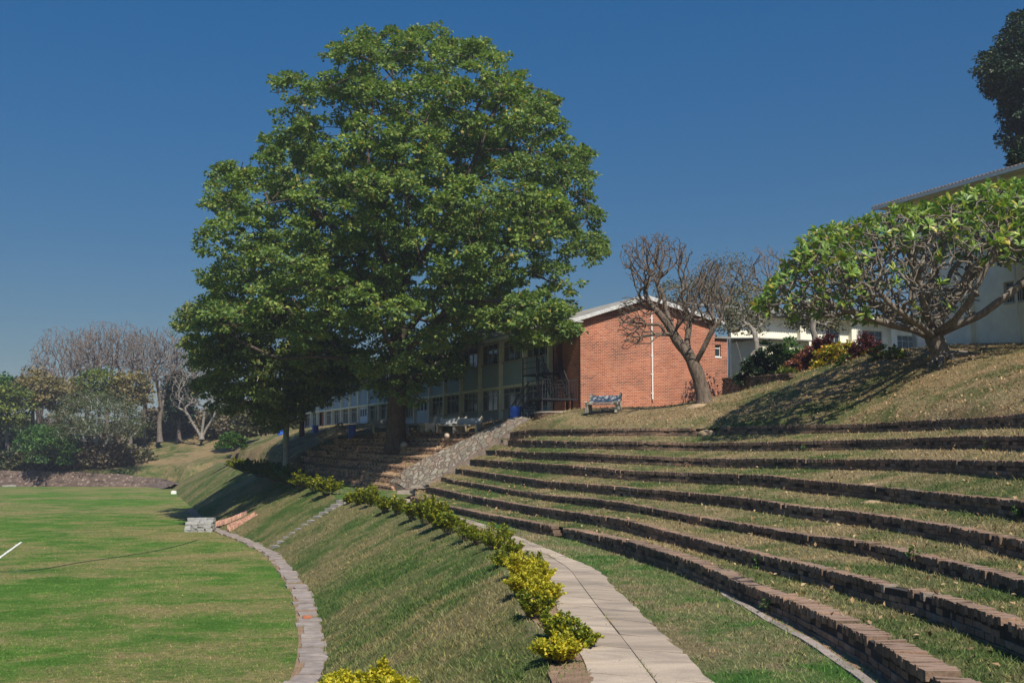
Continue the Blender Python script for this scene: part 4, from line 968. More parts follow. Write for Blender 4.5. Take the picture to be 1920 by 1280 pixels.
# broken wooden frame
ft = thing('wooden_frame', P(620,818,78), 'broken wooden bench frame leaning on the leaf litter behind the blue barrel', 'frame')
q = lambda x,y,Y: P(x,y,Y)
for a,b in [((598,817,78),(634,796,77)),((604,826,77),(642,806,76)),((634,796,77),(645,815,76)),((598,817,78),(606,829,77)),((610,810,78.4),(648,800,77.6)),((616,822,76.4),(650,812,76)),((633,795,77.4),(640,793,78)),((640,793,78),(650,816,77)),((630,800,77),(632,822,76.5))]:
    m = MB(); m.bar(q(*a), q(*b), .09, .09); m.build('rail', M['wood'], ft)
m = MB(); m.prism([q(612,806,77.6),q(634,797,77.2),q(636,806,77),(q(615,816,77.2))], np.zeros(3), np.array([0,.06,0])); m.build('board', simple('grey_board',(.42,.40,.36),.9,.3,4), ft)
tbl = thing('concrete_table', P(775,806,70.8), 'dark square concrete table in the shade right of the big tree trunk', 'table')
m = MB(); c = P(775,795,70.8); m.box(c, GD*.75, FD*.5, up*.05); m.build('tabletop', M['bench_back'], tbl)
for s in (-.5,.5): m = MB(); m.box(c+GD*s-up*.34, GD*.08, FD*.35, up*.29); m.build('leg', M['bench_back'], tbl)
m = MB(); a = fac(PT[2]-.9,1.5,1.2); m.bar(P(919,783,64), P(930,798,63.6), .06); tag(m.build('plank', M['wood']), 'short pale plank leaning near the top of the stone ramp', 'plank')

# ================================================================ stack of grey blocks and pile of roof tiles on the field
m_blk = per_object(simple('grey_concrete_block', (.36,.36,.34), .9, .3, 9, .5, .1), .7, 1.2)
bk = PZ(371,997,ZF); ux = np.array([1,-.08,0]); ux /= np.linalg.norm(ux); uy = np.array([.0,1,0])+ux*-.12; uy /= np.linalg.norm(uy)
src = None; cnt = 0
src_me = MB().box((0,0,0), (.195,0,0), (0,.095,0), (0,0,.052)).build('concrete_block', m_blk); bpy.data.objects.remove(src_me, do_unlink=False) if False else None
first = True
for lay in range(7):
    for iy_ in range(8):
        for ix_ in range(4):
            hmax = 7 if iy_ >= 5 else (6 if ix_ > 0 and iy_ > 2 else 5)
            if ix_ == 0 and iy_ < 2: hmax = 3
            if lay >= hmax: continue
            if lay < hmax-1 and 0 < ix_ < 3 and 0 < iy_ < 7: continue   # hidden inside the stack
            if lay == hmax-1 and random.random() < .08: continue
            p = bk+ux*((ix_-1.5)*.41+random.gauss(0,.02)+(lay%2)*.03)+uy*(iy_*.205+.1+random.gauss(0,.012)-lay*.02)+up*(.053+lay*.109)
            o = src_me if first else src_me.copy()
            if not first: C.objects.link(o)
            first = False; o.location = tuple(p); o.rotation_euler = (random.gauss(0,.02),random.gauss(0,.02),math.atan2(ux[1],ux[0])+random.gauss(0,.06))
            ln = ['bottom','second','third','fourth','fifth','sixth','top'][lay]; tag(o, 'grey concrete block in the %s layer of the stack beside the terracotta tiles' % ln, 'concrete block', 'grey concrete blocks, %s layer of the stack' % ln); cnt += 1
print('blocks', cnt)
m_tile = per_object(simple('terracotta_roof_tile', (.58,.34,.25), .85, .22, 7, .3, .15), .6, 1.25)
def tile_mesh():
    m = MB(); k = 7; V = []
    for s, y in ((0,-.2),(1,.2)):
        for r in (.10,.083):
            for j in range(k):
                a = math.pi*j/(k-1); V.append((math.cos(a)*r*.95, y*.62, math.sin(a)*r*.7))
    Fc = []
    for j in range(k-1):
        Fc += [(j, j+1, 2*k+j+1, 2*k+j), (k+j+1, k+j, 3*k+j, 3*k+j+1), (j+1, j, k+j, k+j+1), (2*k+j, 2*k+j+1, 3*k+j+1, 3*k+j)]
    return m.add(V, Fc)
to = tile_mesh().build('roof_tile', m_tile, sm=False); to['kind'] = 'thing'; first = True; cnt = 0
bk2, _ = None, None
def bank_z(x, y):
    i = np.argmin(np.hypot(Gb[:,:,0]-x, Gb[:,:,1]-y)); return Gb.reshape(-1,3)[i,2]
def on_bank(px, py):
    a,b = ray(px,py); Ys = np.linspace(55,82,160); best = min(Ys, key=lambda Y: abs(max(bank_z(a*Y,Y),ZF)-b*Y)); return np.array([a*best, best, max(bank_z(a*best,best), ZF)])
for band,(r0,r1,wid) in enumerate([((404,990),(462,965),3),((428,998),(478,968),3)]):
    q0, q1 = on_bank(*r0), on_bank(*r1); dd = (q1-q0)*[1,1,0]; LL = np.linalg.norm(dd); dd /= LL; pp = np.array([-dd[1],dd[0],0])
    for k_ in range(wid):
        n_t = 42-k_*random.randint(0,4)
        for i in range(n_t):
            f = i/41; p = q0+dd*LL*f+pp*((k_-1)*.195+math.sin(f*5)*.05); g = lerp(q0[2],q1[2],f)+(k_-1)*.05
            o = to if first else to.copy()
            if not first: C.objects.link(o)
            first = False; o.location = (p[0]+random.gauss(0,.008), p[1]+random.gauss(0,.012), g+.13+random.gauss(0,.016)+.12*max(0,1-f*2.2))
            o.rotation_euler = (R(84)+random.gauss(0,.05), random.gauss(0,.05), math.atan2(dd[1],dd[0])+math.pi/2+random.gauss(0,.05))
            rw = ['far','near'][band]+', '+['front','middle','back'][k_]; tag(o, 'terracotta roof tile in the %s line of the %s band on the bank' % (['front','middle','back'][k_], ['upper','lower'][band]), 'roof tile', 'terracotta roof tiles, %s band, %s line' % (['upper','lower'][band], ['front','middle','back'][k_])); cnt += 1
print('tiles', cnt)
# bank steps
bs = thing('bank_steps', PZ(520,1032,ZF), 'narrow flight of concrete steps climbing the grass bank', 'steps')
s0 = np.array(P(643,943,57.0)); s1 = PZ(520,1031,ZF)
nst = 12
for i in range(nst):
    f = i/(nst-1); c = lerp(s1, s0, f); d = (s0-s1)*[1,1,0]; d /= np.linalg.norm(d); w = np.array([-d[1],d[0],0]); tr_ = np.linalg.norm((s0-s1)[:2])/(nst-1)
    zt = lerp(s1[2]+.24, s0[2]+.16, f)
    m = MB(); m.box(np.array([c[0],c[1],zt-.13])+d*tr_*.1, d*(tr_*.62), w*.36+up*random.gauss(0,.006), up*.13); m.build('step', M['concrete_grey'], bs)

# ================================================================ plants: branch growth and foliage
def grow(trunks, attrs, step=.6, w=.35, bow=.3, start_frac=.35, jit=.06, r=rng):
    """trunks: list of polylines (first = main). Returns nodes, parents."""
    nodes = [trunks[0][0]]; par = [-1]; plen = [0.]; ndir = [np.array([0,0,1.])]; allow = [False]
    def add(p, j):
        d = p-nodes[j]; L = np.linalg.norm(d)+1e-9; nodes.append(p); par.append(j); plen.append(plen[j]+L); ndir.append(d/L); allow.append(True); return len(nodes)-1
    for ti, tkk in enumerate(trunks):
        q = resample(np.asarray(tkk, float), step=step)
        if ti == 0: j = 0
        else: j = int(np.argmin(np.linalg.norm(np.array(nodes)-q[0], axis=1)))
        L = len(q)
        for i in range(1, L):
            j = add(q[i], j); 
            if ti == 0 and i < L*start_frac: allow[j] = False
    n0 = len(nodes)
    cap = 200000; NA = np.zeros((cap,3)); PA = np.zeros(cap); AL = np.zeros(cap, bool); n = len(nodes)
    NA[:n] = nodes; PA[:n] = plen; AL[:n] = allow
    order = np.argsort([np.min(np.linalg.norm(NA[:n]-a, axis=1)) for a in attrs]); ends = []
    for ai in order:
        a = attrs[ai]; d = np.linalg.norm(NA[:n]-a, axis=1)+w*PA[:n]; d[~AL[:n]] = 1e9; j = int(np.argmin(d)); p0 = nodes[j]; L = np.linalg.norm(a-p0)
        if L < 1e-3: continue
        m = max(1, int(round(L/step))); c = p0+ndir[j]*L*bow+np.array([0,0,L*.05]); 
        for i in range(1, m+1):
            t = i/m; p = (1-t)**2*p0+2*t*(1-t)*c+t*t*a
            if i < m: p = p+r.normal(0, jit*step, 3)
            j = add(p, j); NA[n] = p; PA[n] = plen[j]; AL[n] = True; n += 1
        ends.append(j)
    return np.array(nodes), np.array(par), np.array(ends), n0
def radii(nodes, par, r_tip, r_root, n0, pmin=1.9):
    n = len(nodes); kids = np.zeros(n, int); np.add.at(kids, par[1:], 1); tips = (kids == 0).sum()
    p = max(pmin, math.log(tips)/math.log(r_root/r_tip)); acc = np.where(kids == 0, r_tip**p, 0.)
    for i in range(n-1, 0, -1): acc[par[i]] += acc[i]*1.0
    return acc**(1/p), kids
def skin(nodes, par, rad, name, mt, parent, thick=.09, flare=None, kt=10, ks=5):
    n = len(nodes); d = np.zeros((n,3)); d[1:] = nodes[1:]-nodes[par[1:]]; L = np.linalg.norm(d,axis=1)[:,None]+1e-9; d /= L; d[0] = [0,0,1]
    main = np.full(n, -1); best = np.zeros(n)
    for i in range(1, n):
        if rad[i] > best[par[i]]: best[par[i]] = rad[i]; main[par[i]] = i
    fr = d.copy(); mm = main >= 0; fr[mm] = d[mm]+d[main[mm]]; fr /= np.linalg.norm(fr,axis=1)[:,None]+1e-9
    ref = np.array([.31,.95,.05]); x = np.cross(fr, ref); x /= np.linalg.norm(x,axis=1)[:,None]+1e-9; y = np.cross(fr, x)
    idx = np.arange(1, n); Vs = []; Fs = []; off = 0
    for sel, k in ((rad[idx] >= thick, kt), (rad[idx] < thick, ks)):
        e = idx[sel]
        if not len(e): continue
        j = par[e]; ismain = main[j] == e
        fx = np.where(ismain[:,None], x[j], x[e]); fy = np.where(ismain[:,None], y[j], y[e]); r0 = np.where(ismain, rad[j], np.minimum(rad[j], rad[e]*1.15))
        a = 2*math.pi*np.arange(k)/k; ca, sa = np.cos(a), np.sin(a)
        lump = 1.0
        R0_ = nodes[j][:,None]+r0[:,None,None]*(ca[None,:,None]*fx[:,None]+sa[None,:,None]*fy[:,None])
        R1_ = nodes[e][:,None]+rad[e][:,None,None]*(ca[None,:,None]*x[e][:,None]+sa[None,:,None]*y[e][:,None])
        V = np.concatenate([R0_, R1_], 1).reshape(-1,3); b = np.arange(len(e))[:,None]*2*k+off; q = np.arange(k)[None]
        Fs.append(np.stack([b+q, b+(q+1)%k, b+k+(q+1)%k, b+k+q], 2).reshape(-1,4)); Vs.append(V); off += len(V)
    return mesh_obj(name, np.concatenate(Vs), np.concatenate(Fs), mt, parent, True)
def unit(v): return v/(np.linalg.norm(v,axis=-1,keepdims=True)+1e-9)
def leaves(c, out, n_per, spread, size, droop=.4, flat=.7, r=rng, width=.42, shell=.6):
    """c (m,3) clump centres, out (m,3) outward directions -> folded leaf quads"""
    m = len(c); idx = np.repeat(np.arange(m), n_per); n = len(idx)
    v = unit(r.normal(0,1,(n,3))); rr = (shell+(1-shell)*r.random(n))**1.0; v[:,2] = np.where(v[:,2] < -.25, -v[:,2]*.6, v[:,2])
    pos = c[idx]+v*(rr*np.asarray(spread)[idx] if np.ndim(spread) else rr*spread)[:,None]*np.array([1,1,flat])
    d = unit(v*.9+out[idx]*.5+r.normal(0,.55,(n,3))-np.array([0,0,droop])); s = size*r.uniform(.65,1.3,n)
    up_ = unit(out[idx]*.35+np.array([0,0,1.])+r.normal(0,.45,(n,3))); side = unit(np.cross(d, up_)); nrm = np.cross(side, d)
    b = pos; tip = pos+d*s[:,None]-nrm*(s*.12)[:,None]; mid = pos+d*(s*.45)[:,None]; w = (s*width)[:,None]
    V = np.stack([b, mid+side*w+nrm*w*.25, tip, mid-side*w+nrm*w*.25],1).reshape(-1,3)
    return V, np.arange(4*n).reshape(-1,4)
def pip(px, py, poly): return inside_dist(px, py, np.asarray(poly, float))
def crown_pts(poly, Yc, depth, n, shell=.75, r=rng, inset=0.):
    """points filling a crown whose silhouette was traced as poly; its depth swells to +-depth"""
    poly = np.asarray(poly, float); lo, hi = poly.min(0), poly.max(0); P_, O_ = [], []; 
    gx_, gy_ = np.meshgrid(np.linspace(lo[0],hi[0],60), np.linspace(lo[1],hi[1],60)); i_, d_ = pip(gx_.ravel(), gy_.ravel(), poly); dmax = d_[i_].max(); cx, cy = poly.mean(0)
    while len(P_) < n:
        q = r.uniform(lo, hi, (n*3,2)); i2, d2 = pip(q[:,0], q[:,1], poly); q = q[i2]; d2 = d2[i2]
        for (x_, y_), dd in zip(q, d2):
            if dd < inset: continue
            e = min(1, dd/dmax); D = depth*math.sqrt(max(0, 1-(1-e)**2)); s = r.choice([-1,1]); k = 1-abs(r.normal(0,.16)) if r.random() < shell else r.random(); k = max(0,k)
            p = P(x_, y_, Yc+s*D*k); P_.append(p)
            if len(P_) >= n: break
    P_ = np.array(P_); c = P(cx, cy, Yc); O_ = unit(P_-c); return P_, O_
def thin(Pp, O, dmin):
    keep = []; cell = {}
    for i, p in enumerate(Pp):
        k = tuple((p/dmin).astype(int)); ok = True
        for a in (-1,0,1):
            for b in (-1,0,1):
                for c in (-1,0,1):
                    for j in cell.get((k[0]+a,k[1]+b,k[2]+c),()):
                        if np.sum((Pp[j]-p)**2) < dmin*dmin: ok = False; break
        if ok: keep.append(i); cell.setdefault(k, []).append(i)
    return Pp[keep], O[keep]
def tree(name, label, cat, trunks, attrs, out, root_r, tip_r, bark, leaf=None, n_leaf=100, spread=.8, size=.2, group=None, step=.6, w=.35, start=.35, droop=.4, thick=.09, width=.42, flat=.7, leafsel=None, bow=.3, shell=.6, flare=True, jit=.06):
    base = trunks[0][0]; t = thing(name, base, label, cat, group)
    nodes, par, ends, n0 = grow(trunks, attrs, step, w, start_frac=start, bow=bow, jit=jit)
    rad, kids = radii(nodes, par, tip_r, root_r, n0)
    if flare:
        h = np.linalg.norm(nodes-base,axis=1); rad = np.where((np.arange(len(nodes)) < n0), rad*(1+.55*np.exp(-h/(root_r*2.2))), rad)
    rad = rad*np.where(rad > thick, 1+.10*noise2(nodes[:,2]*3, nodes[:,0]*3+nodes[:,1], 1.3, 12), 1)
    skin(nodes, par, rad, 'trunk', bark, t, thick)
    if leaf is not None:
        c, o = (attrs, out) if leafsel is None else (attrs[leafsel], out[leafsel])
        V, Fc = leaves(c, o, n_leaf, spread, size, droop, flat, width=width, shell=shell); mesh_obj('crown', V, Fc, leaf, t)
    return t, nodes, par, rad, ends

# ---------------------------------------------------------------- leaf materials
LM = {}
LM['big'] = leaf_mat('broadleaf_dark', [(0,(.090,.155,.050)),(.35,(.135,.215,.062)),(.7,(.19,.265,.07)),(.9,(.25,.30,.075)),(.97,(.30,.28,.07)),(1,(.38,.27,.08))], .6, .35, .25)
LM['slim'] = leaf_mat('broadleaf_olive', [(0,(.070,.11,.036)),(.5,(.13,.185,.050)),(.85,(.21,.235,.06)),(1,(.30,.24,.08))], .6, .3, .2)
LM['frangi'] = leaf_mat('frangipani_leaf', [(0,(.09,.17,.03)),(.5,(.15,.25,.04)),(.8,(.24,.33,.055)),(.93,(.36,.37,.07)),(1,(.48,.34,.07))], .4, .3, .45)
LM['dark'] = leaf_mat('evergreen_dark', [(0,(.010,.028,.012)),(.6,(.022,.048,.018)),(1,(.05,.07,.025))], .5, .12, .35)
LM['green'] = leaf_mat('fresh_green', [(0,(.030,.085,.018)),(.5,(.055,.135,.025)),(1,(.12,.19,.035))], .5, .25, .3)
LM['ygreen'] = leaf_mat('yellow_green', [(0,(.060,.100,.020)),(.5,(.12,.16,.030)),(1,(.22,.22,.045))], .5, .25, .3)
LM['ochre'] = leaf_mat('autumn_ochre', [(0,(.12,.115,.045)),(.5,(.20,.165,.07)),(1,(.28,.21,.10))], .6, .25, .2)
LM['olive'] = leaf_mat('dry_olive', [(0,(.075,.085,.040)),(.5,(.125,.125,.060)),(1,(.19,.16,.09))], .7, .15, .2)
LM['feather'] = leaf_mat('feathery_olive', [(0,(.060,.085,.035)),(.5,(.10,.125,.05)),(1,(.15,.15,.075))], .7, .3, .1)
LM['brown'] = leaf_mat('dry_brown_brush', [(0,(.11,.090,.06)),(.5,(.17,.14,.095)),(1,(.24,.19,.13))], .8, .1, .1)
LM['hedge'] = leaf_mat('golden_hedge', [(0,(.055,.085,.010)),(.3,(.12,.17,.014)),(.65,(.26,.27,.018)),(1,(.46,.40,.025))], .5, .3, .3)
LM['gold'] = leaf_mat('bright_golden_leaf', [(0,(.20,.22,.015)),(.4,(.42,.38,.02)),(1,(.68,.54,.04))], .5, .3, .3)
LM['red'] = leaf_mat('coppery_red_leaf', [(0,(.10,.03,.02)),(.5,(.24,.08,.05)),(1,(.36,.15,.09))], .5, .2, .3)
LM['maroon'] = leaf_mat('maroon_leaf', [(0,(.05,.012,.015)),(1,(.14,.035,.035))], .5, .2, .3)
LM['croton'] = leaf_mat('croton_leaf', [(0,(.10,.16,.015)),(.4,(.36,.33,.02)),(.7,(.55,.40,.03)),(1,(.50,.17,.04))], .45, .2, .4)

# ---------------------------------------------------------------- the big tree
BIG = [(800,40),(835,48),(870,75),(920,95),(955,115),(985,165),(1035,180),(1045,215),(1076,225),(1060,270),(1100,285),(1126,298),(1104,345),(1112,372),(1137,385),(1112,430),(1152,452),(1135,490),(1112,530),(1065,545),(1095,600),(1092,640),(1050,655),(1015,668),(985,640),(940,625),(900,650),(868,655),(866,700),(848,735),(812,728),(795,752),(750,775),(712,752),(705,700),(660,715),(615,700),(560,690),(500,700),(440,700),(400,690),(372,640),(350,600),(378,545),(396,500),(384,440),(402,400),(386,372),(402,345),(400,305),(440,315),(478,300),(495,265),(515,240),(522,205),(520,158),(560,148),(590,165),(602,140),(598,112),(645,90),(664,45),(700,60),(738,48),(752,70),(770,62)]
TY = 69
def boughs(pts_, out_, n_per, rad, r=rng, flat=.72):
    """each point becomes a bough: a flattened dome of leaf clumps, open underneath"""
    idx = np.repeat(np.arange(len(pts_)), n_per); n = len(idx); v = unit(r.normal(0,1,(n,3))+out_[idx]*.55+np.array([0,0,.45])); R__ = np.asarray(rad)[idx] if np.ndim(rad) else np.full(n, rad)
    return pts_[idx]+v*(R__*r.uniform(.72,1.05,n))[:,None]*np.array([1,1,flat]), unit(v+out_[idx]*.3)
def lump3(p, sc, seed):
    r = np.random.default_rng(seed); v = np.zeros(len(p))
    for i in range(9): d_ = unit(r.normal(0,1,3)); v += np.sin(p@d_*sc*r.uniform(.7,1.5)+r.uniform(0,6.283))
    return v/3
attr, out = crown_pts(BIG, TY+1.5, 11.8, 5400, .66, inset=15)
attr, out = thin(attr, out, 1.62)
kp = lump3(attr, .95, 77) > -.46; attr, out = attr[kp], out[kp]
e1_, o1_ = crown_pts([(900,600),(960,565),(1050,560),(1090,600),(1088,638),(1050,650),(1010,662),(950,628)], 60.5, 1.6, 60, .4, inset=8); e1_, o1_ = thin(e1_, o1_, 1.0)
attr = np.concatenate([attr, e1_]); out = np.concatenate([out, unit(o1_+[0,0,.3])]); print('big boughs', len(attr))
tb = P(742,834,TY+1); tb[2] -= .4
trunk = [tb, P(742,800,TY+.6), P(744,760,TY), P(746,720,TY), P(744,660,TY+.3), P(748,600,TY), P(752,540,TY), P(760,460,TY), P(765,360,TY), P(762,260,TY)]
limbs = [[P(744,700,TY), P(700,686,TY-1), P(650,672,TY-2), P(590,668,TY-2), P(520,672,TY-1.5), P(450,640,TY)],
 [P(745,690,TY), P(720,620,TY-2), P(690,540,TY-4), P(650,470,TY-5), P(600,400,TY-5)],
 [P(746,680,TY), P(790,630,TY-3), P(850,570,TY-6), P(930,560,TY-7), P(1010,600,TY-7), P(1050,620,TY-7)],
 [P(748,640,TY), P(810,560,TY+1), P(880,490,TY+2), P(960,450,TY+2), P(1060,440,TY+1)],
 [P(748,600,TY), P(700,500,TY+3), P(620,420,TY+4), P(520,360,TY+3)], [P(752,540,TY), P(830,420,TY-2), P(890,300,TY-3), P(930,200,TY-2)],
 [P(752,560,TY), P(700,430,TY-5), P(690,300,TY-6), P(700,180,TY-4)], [P(746,730,TY-.3), P(770,738,TY-2.5), P(800,752,TY-4.5), P(806,748,TY-5.5)]]
tips = attr+unit(rng.normal(0,1,attr.shape))*.9; tips2 = attr+unit(rng.normal(0,1,attr.shape))*1.0
t, nd, pr_, rd, en = tree('broadleaf_tree', 'huge rounded dark green broadleaf tree towering over the terraces and the classroom block', 'tree', [trunk]+limbs, np.concatenate([attr, tips, tips2]), None, .54, .025, M['bark_dark'], None, step=.9, w=.22, start=.42, thick=.08)
br = rng.uniform(.75,1.3,len(attr)); br[-len(e1_):] = .7; lc, lo = boughs(attr, out, 10, br)
V1, F1 = leaves(lc, lo, 40, .50, .23, droop=.30, flat=.75, width=.42, shell=.3); mesh_obj('crown', V1, F1, LM['big'], t)
blob('boulder', P(758,834,68.3), .24, M['slab_dark'], 'grey boulder at the foot of the big tree trunk', 'stone', (1,.8,.8), 14)

# slim tree left of the big one
SL = [(350,560),(400,580),(450,560),(520,560),(580,590),(640,640),(690,700),(672,740),(640,745),(620,770),(585,765),(580,790),(560,805),(520,815),(480,808),(450,785),(418,798),(395,770),(372,745),(356,700),(340,680),(345,640),(320,598),(340,590)]
SY = 78; attr, out = crown_pts(SL, SY-1, 7.0, 2600, .7, inset=18); attr, out = thin(attr, out, 1.5); print('slim', len(attr))
trunk = [P(537,874,82.5), P(537,845,82), P(536,800,81.5), P(541,770,81), P(546,720,80), P(545,680,79.5), P(540,630,79)]
t, *_ = tree('slim_tree', 'olive green tree with slim pale grey trunk at the left end of the shaded terraces', 'tree', [trunk,[P(541,772,81),P(528,740,80),P(510,700,78),P(470,650,76)],[P(545,700,80),P(580,660,79),P(620,650,78)]], attr, out, .36, .02, M['bark_white'], None, step=.8, w=.3, start=.45)
lc, lo = boughs(attr, out, 11, .95)
lc, lo = lc[rng.random(len(lc)) > .12], lo[:len(lo)]
V1, F1 = leaves(lc, lo[:len(lc)], 34, .5, .23, droop=.4, flat=.8, width=.38, shell=.3); mesh_obj('crown', V1, F1, LM['slim'], t)
# second small tree behind, dark trunk at the end of the building
B2 = [(545,690),(600,680),(650,700),(655,735),(620,750),(590,765),(560,770),(540,740)]
attr, out = crown_pts(B2, 92, 4.5, 420, .6); attr, out = thin(attr, out, .9)
tree('small_tree', 'yellowish small tree with dark forked trunk near the far end of the classroom block', 'tree', [[P(566,818,94)-[0,0,.3], P(566,790,94), P(570,760,93.5), P(580,730,93)]], attr, out, .33, .03, M['bark_dark'], LM['ygreen'], n_leaf=60, spread=1.0, size=.26, step=.9)

# ---------------------------------------------------------------- leafless trees of the far left
def fan(cx, cy, rx, ry, Y, n, dep=None, r=rng, low=.55):
    q = unit(r.normal(0,1,(n*3,3))); q = q[q[:,1] > -low][:n]; k = r.uniform(.35,1,len(q))**.6
    dep = dep or rx/F*Y*.9
    A_ = np.array([P(cx+a[0]*rx*kk, cy-a[1]*ry*kk, Y+a[2]*dep*kk) for a, kk in zip(q, k)]); c = P(cx,cy,Y); return A_, unit(A_-c)
G_B = 'tall leafless trees behind the field'
bare = [((140,862),170,(110,690),(58,78),'leafless tree with the widest open crown, at the left end of the bare row'),
 ((165,860),186,(158,672),(48,58),'leafless tree second from the left in the bare row, its crown dense and violet grey'),
 ((205,858),176,(190,660),(55,60),'leafless tree third from the left in the bare row'),
 ((238,856),184,(232,664),(50,62),'tallest leafless tree, in the middle of the bare row'),
 ((272,850),172,(272,672),(44,60),'leafless tree with crowded upright branches right of the tallest one'),
 ((300,822),168,(308,684),(44,72),'leafless tree with a dark bent trunk standing on the rim of the dry bank'),
 ((345,826),176,(345,700),(40,70),'leafless tree half hidden by the left edge of the green crowns'),
 ((75,868),180,(72,722),(44,46),'low leafless tree at the far left of the bare row')]
for (bx,by),Y,(cx,cy),(rx,ry),lab in bare:
    A_, O_ = fan(cx, cy, rx*1.05, ry*1.05, Y, 1100)
    b = P(bx,by,Y); mid = P(lerp(bx,cx,.3), lerp(by,cy+ry*.6,.6), Y); top = P(cx+random.uniform(-8,8), cy+ry*.35, Y)
    forks = [[mid, P(lerp(bx,cx,.5)+s*rx*.25, cy+ry*.35, Y+random.uniform(-2,2)), P(cx+s*rx*.5, cy, Y+random.uniform(-3,3))] for s in (-1,1)]
    tree('bare_tree', lab, 'tree', [[b-[0,0,.5], lerp(b,mid,.5)+[random.uniform(-.4,.4),0,0], mid, top]]+forks, A_, O_, .33, .030, M['bark_twig'], None, group=G_B, step=.9, w=.42, start=.5, thick=.15, bow=.25)
# multi stemmed pale tree on the dry bank
A_, O_ = fan(370,735,52,60,166,700)
b = P(378,818,166); M['bark_white2'] = M['bark_grey']; tree('bare_tree', 'leafless tree splitting into three pale stems low on the dry bank', 'tree', [[b-[0,0,.4], b+[0,0,.3], P(380,800,166), P(384,770,166)],[b,P(362,795,166),P(350,772,166),P(335,765,166)],[b,P(392,795,166),P(404,775,166),P(408,750,166)]], A_, O_, .30, .028, M['bark_grey'], None, group=G_B, step=1.0, w=.42, start=.1, thick=.15)
# ochre and olive mid layer
G_M = 'thinly leafed trees in front of the bare row'
for (bx,by),Y,(cx,cy),(rx,ry),lm,lab in [((60,870),160,(62,735),(48,38),'ochre','ochre leafed tree, farthest left of the thinly leafed trees'),((130,872),164,(120,745),(48,36),'ochre','ochre leafed tree behind the green bush'),((190,868),166,(185,725),(50,32),'ygreen','yellow green flat topped tree above the pale trunked tree'),((245,862),165,(245,735),(42,36),'ochre','thin ochre tree right of the pale trunked tree'),((335,822),170,(336,748),(24,46),'dark','narrow dark evergreen tree on the rim of the dry bank'),((15,880),156,(12,765),(52,48),'ygreen','spreading yellow green tree cut by the left edge of the photo'),((5,880),160,(-5,735),(50,30),'green','green crown at the extreme left edge, above the yellow green one')]:
    A_, O_ = fan(cx,cy,rx,ry,Y,150 if lm != 'dark' else 240, low=.9)
    b = P(bx,by,Y); tree('leafy_tree', lab, 'tree', [[b-[0,0,.5], P(lerp(bx,cx,.5), lerp(by,cy,.4), Y), P(cx,cy+ry*.4,Y)]], A_, O_, .3, .03, M['bark_twig'], LM[lm], n_leaf=(20 if lm != 'dark' else 60), spread=1.3, size=.42, group=G_M, step=1.2, w=.25, start=.4, flat=.6, thick=.15, shell=.2)
# pale trunked tree on the field edge
A_, O_ = fan(182,800,92,72,151,420,low=.35)
b = PZ(171,908,ZF); Yb = b[1]
tree('pale_trunk_tree', 'fan shaped tree with whitish trunk at the far edge of the field', 'tree', [[b-[0,0,.2], P(171,885,Yb), P(172,862,Yb), P(178,835,Yb), P(188,800,Yb), P(200,770,Yb)],[b+[0,0,.5],P(180,882,Yb),P(188,850,Yb),P(205,820,Yb),P(235,790,Yb)],[P(171,885,Yb),P(163,850,Yb),P(158,820,Yb),P(140,790,Yb)],[P(172,870,Yb),P(178,845,Yb),P(176,800,Yb),P(172,770,Yb)],[b+[.3,0,.4],P(186,895,Yb),P(200,870,Yb)]], A_, O_, .55, .035, M['bark_white'], LM['feather'], n_leaf=34, spread=1.3, size=.19, step=1.0, w=.2, start=.15, flat=.5, thick=.12, shell=.1)
A_, O_ = fan(88,840,58,40,150,230,low=.8); kp = lump3(A_, 1.3, 5) > -.2; A_, O_ = A_[kp], O_[kp]; b = PZ(73,909,ZF)
tree('green_tree', 'small bright green tree with forked pale trunk at the left field edge', 'tree', [[b-[0,0,.2], P(74,895,b[1]), P(80,880,b[1]), P(92,860,b[1])],[P(74,897,b[1]),P(66,885,b[1]),P(58,870,b[1])],[P(76,892,b[1]),P(95,875,b[1]),P(108,866,b[1])]], A_, O_, .28, .03, M['bark_white'], LM['green'], n_leaf=38, spread=1.0, size=.30, step=1.0, w=.25, start=.3, flat=.7, thick=.12, shell=.3)
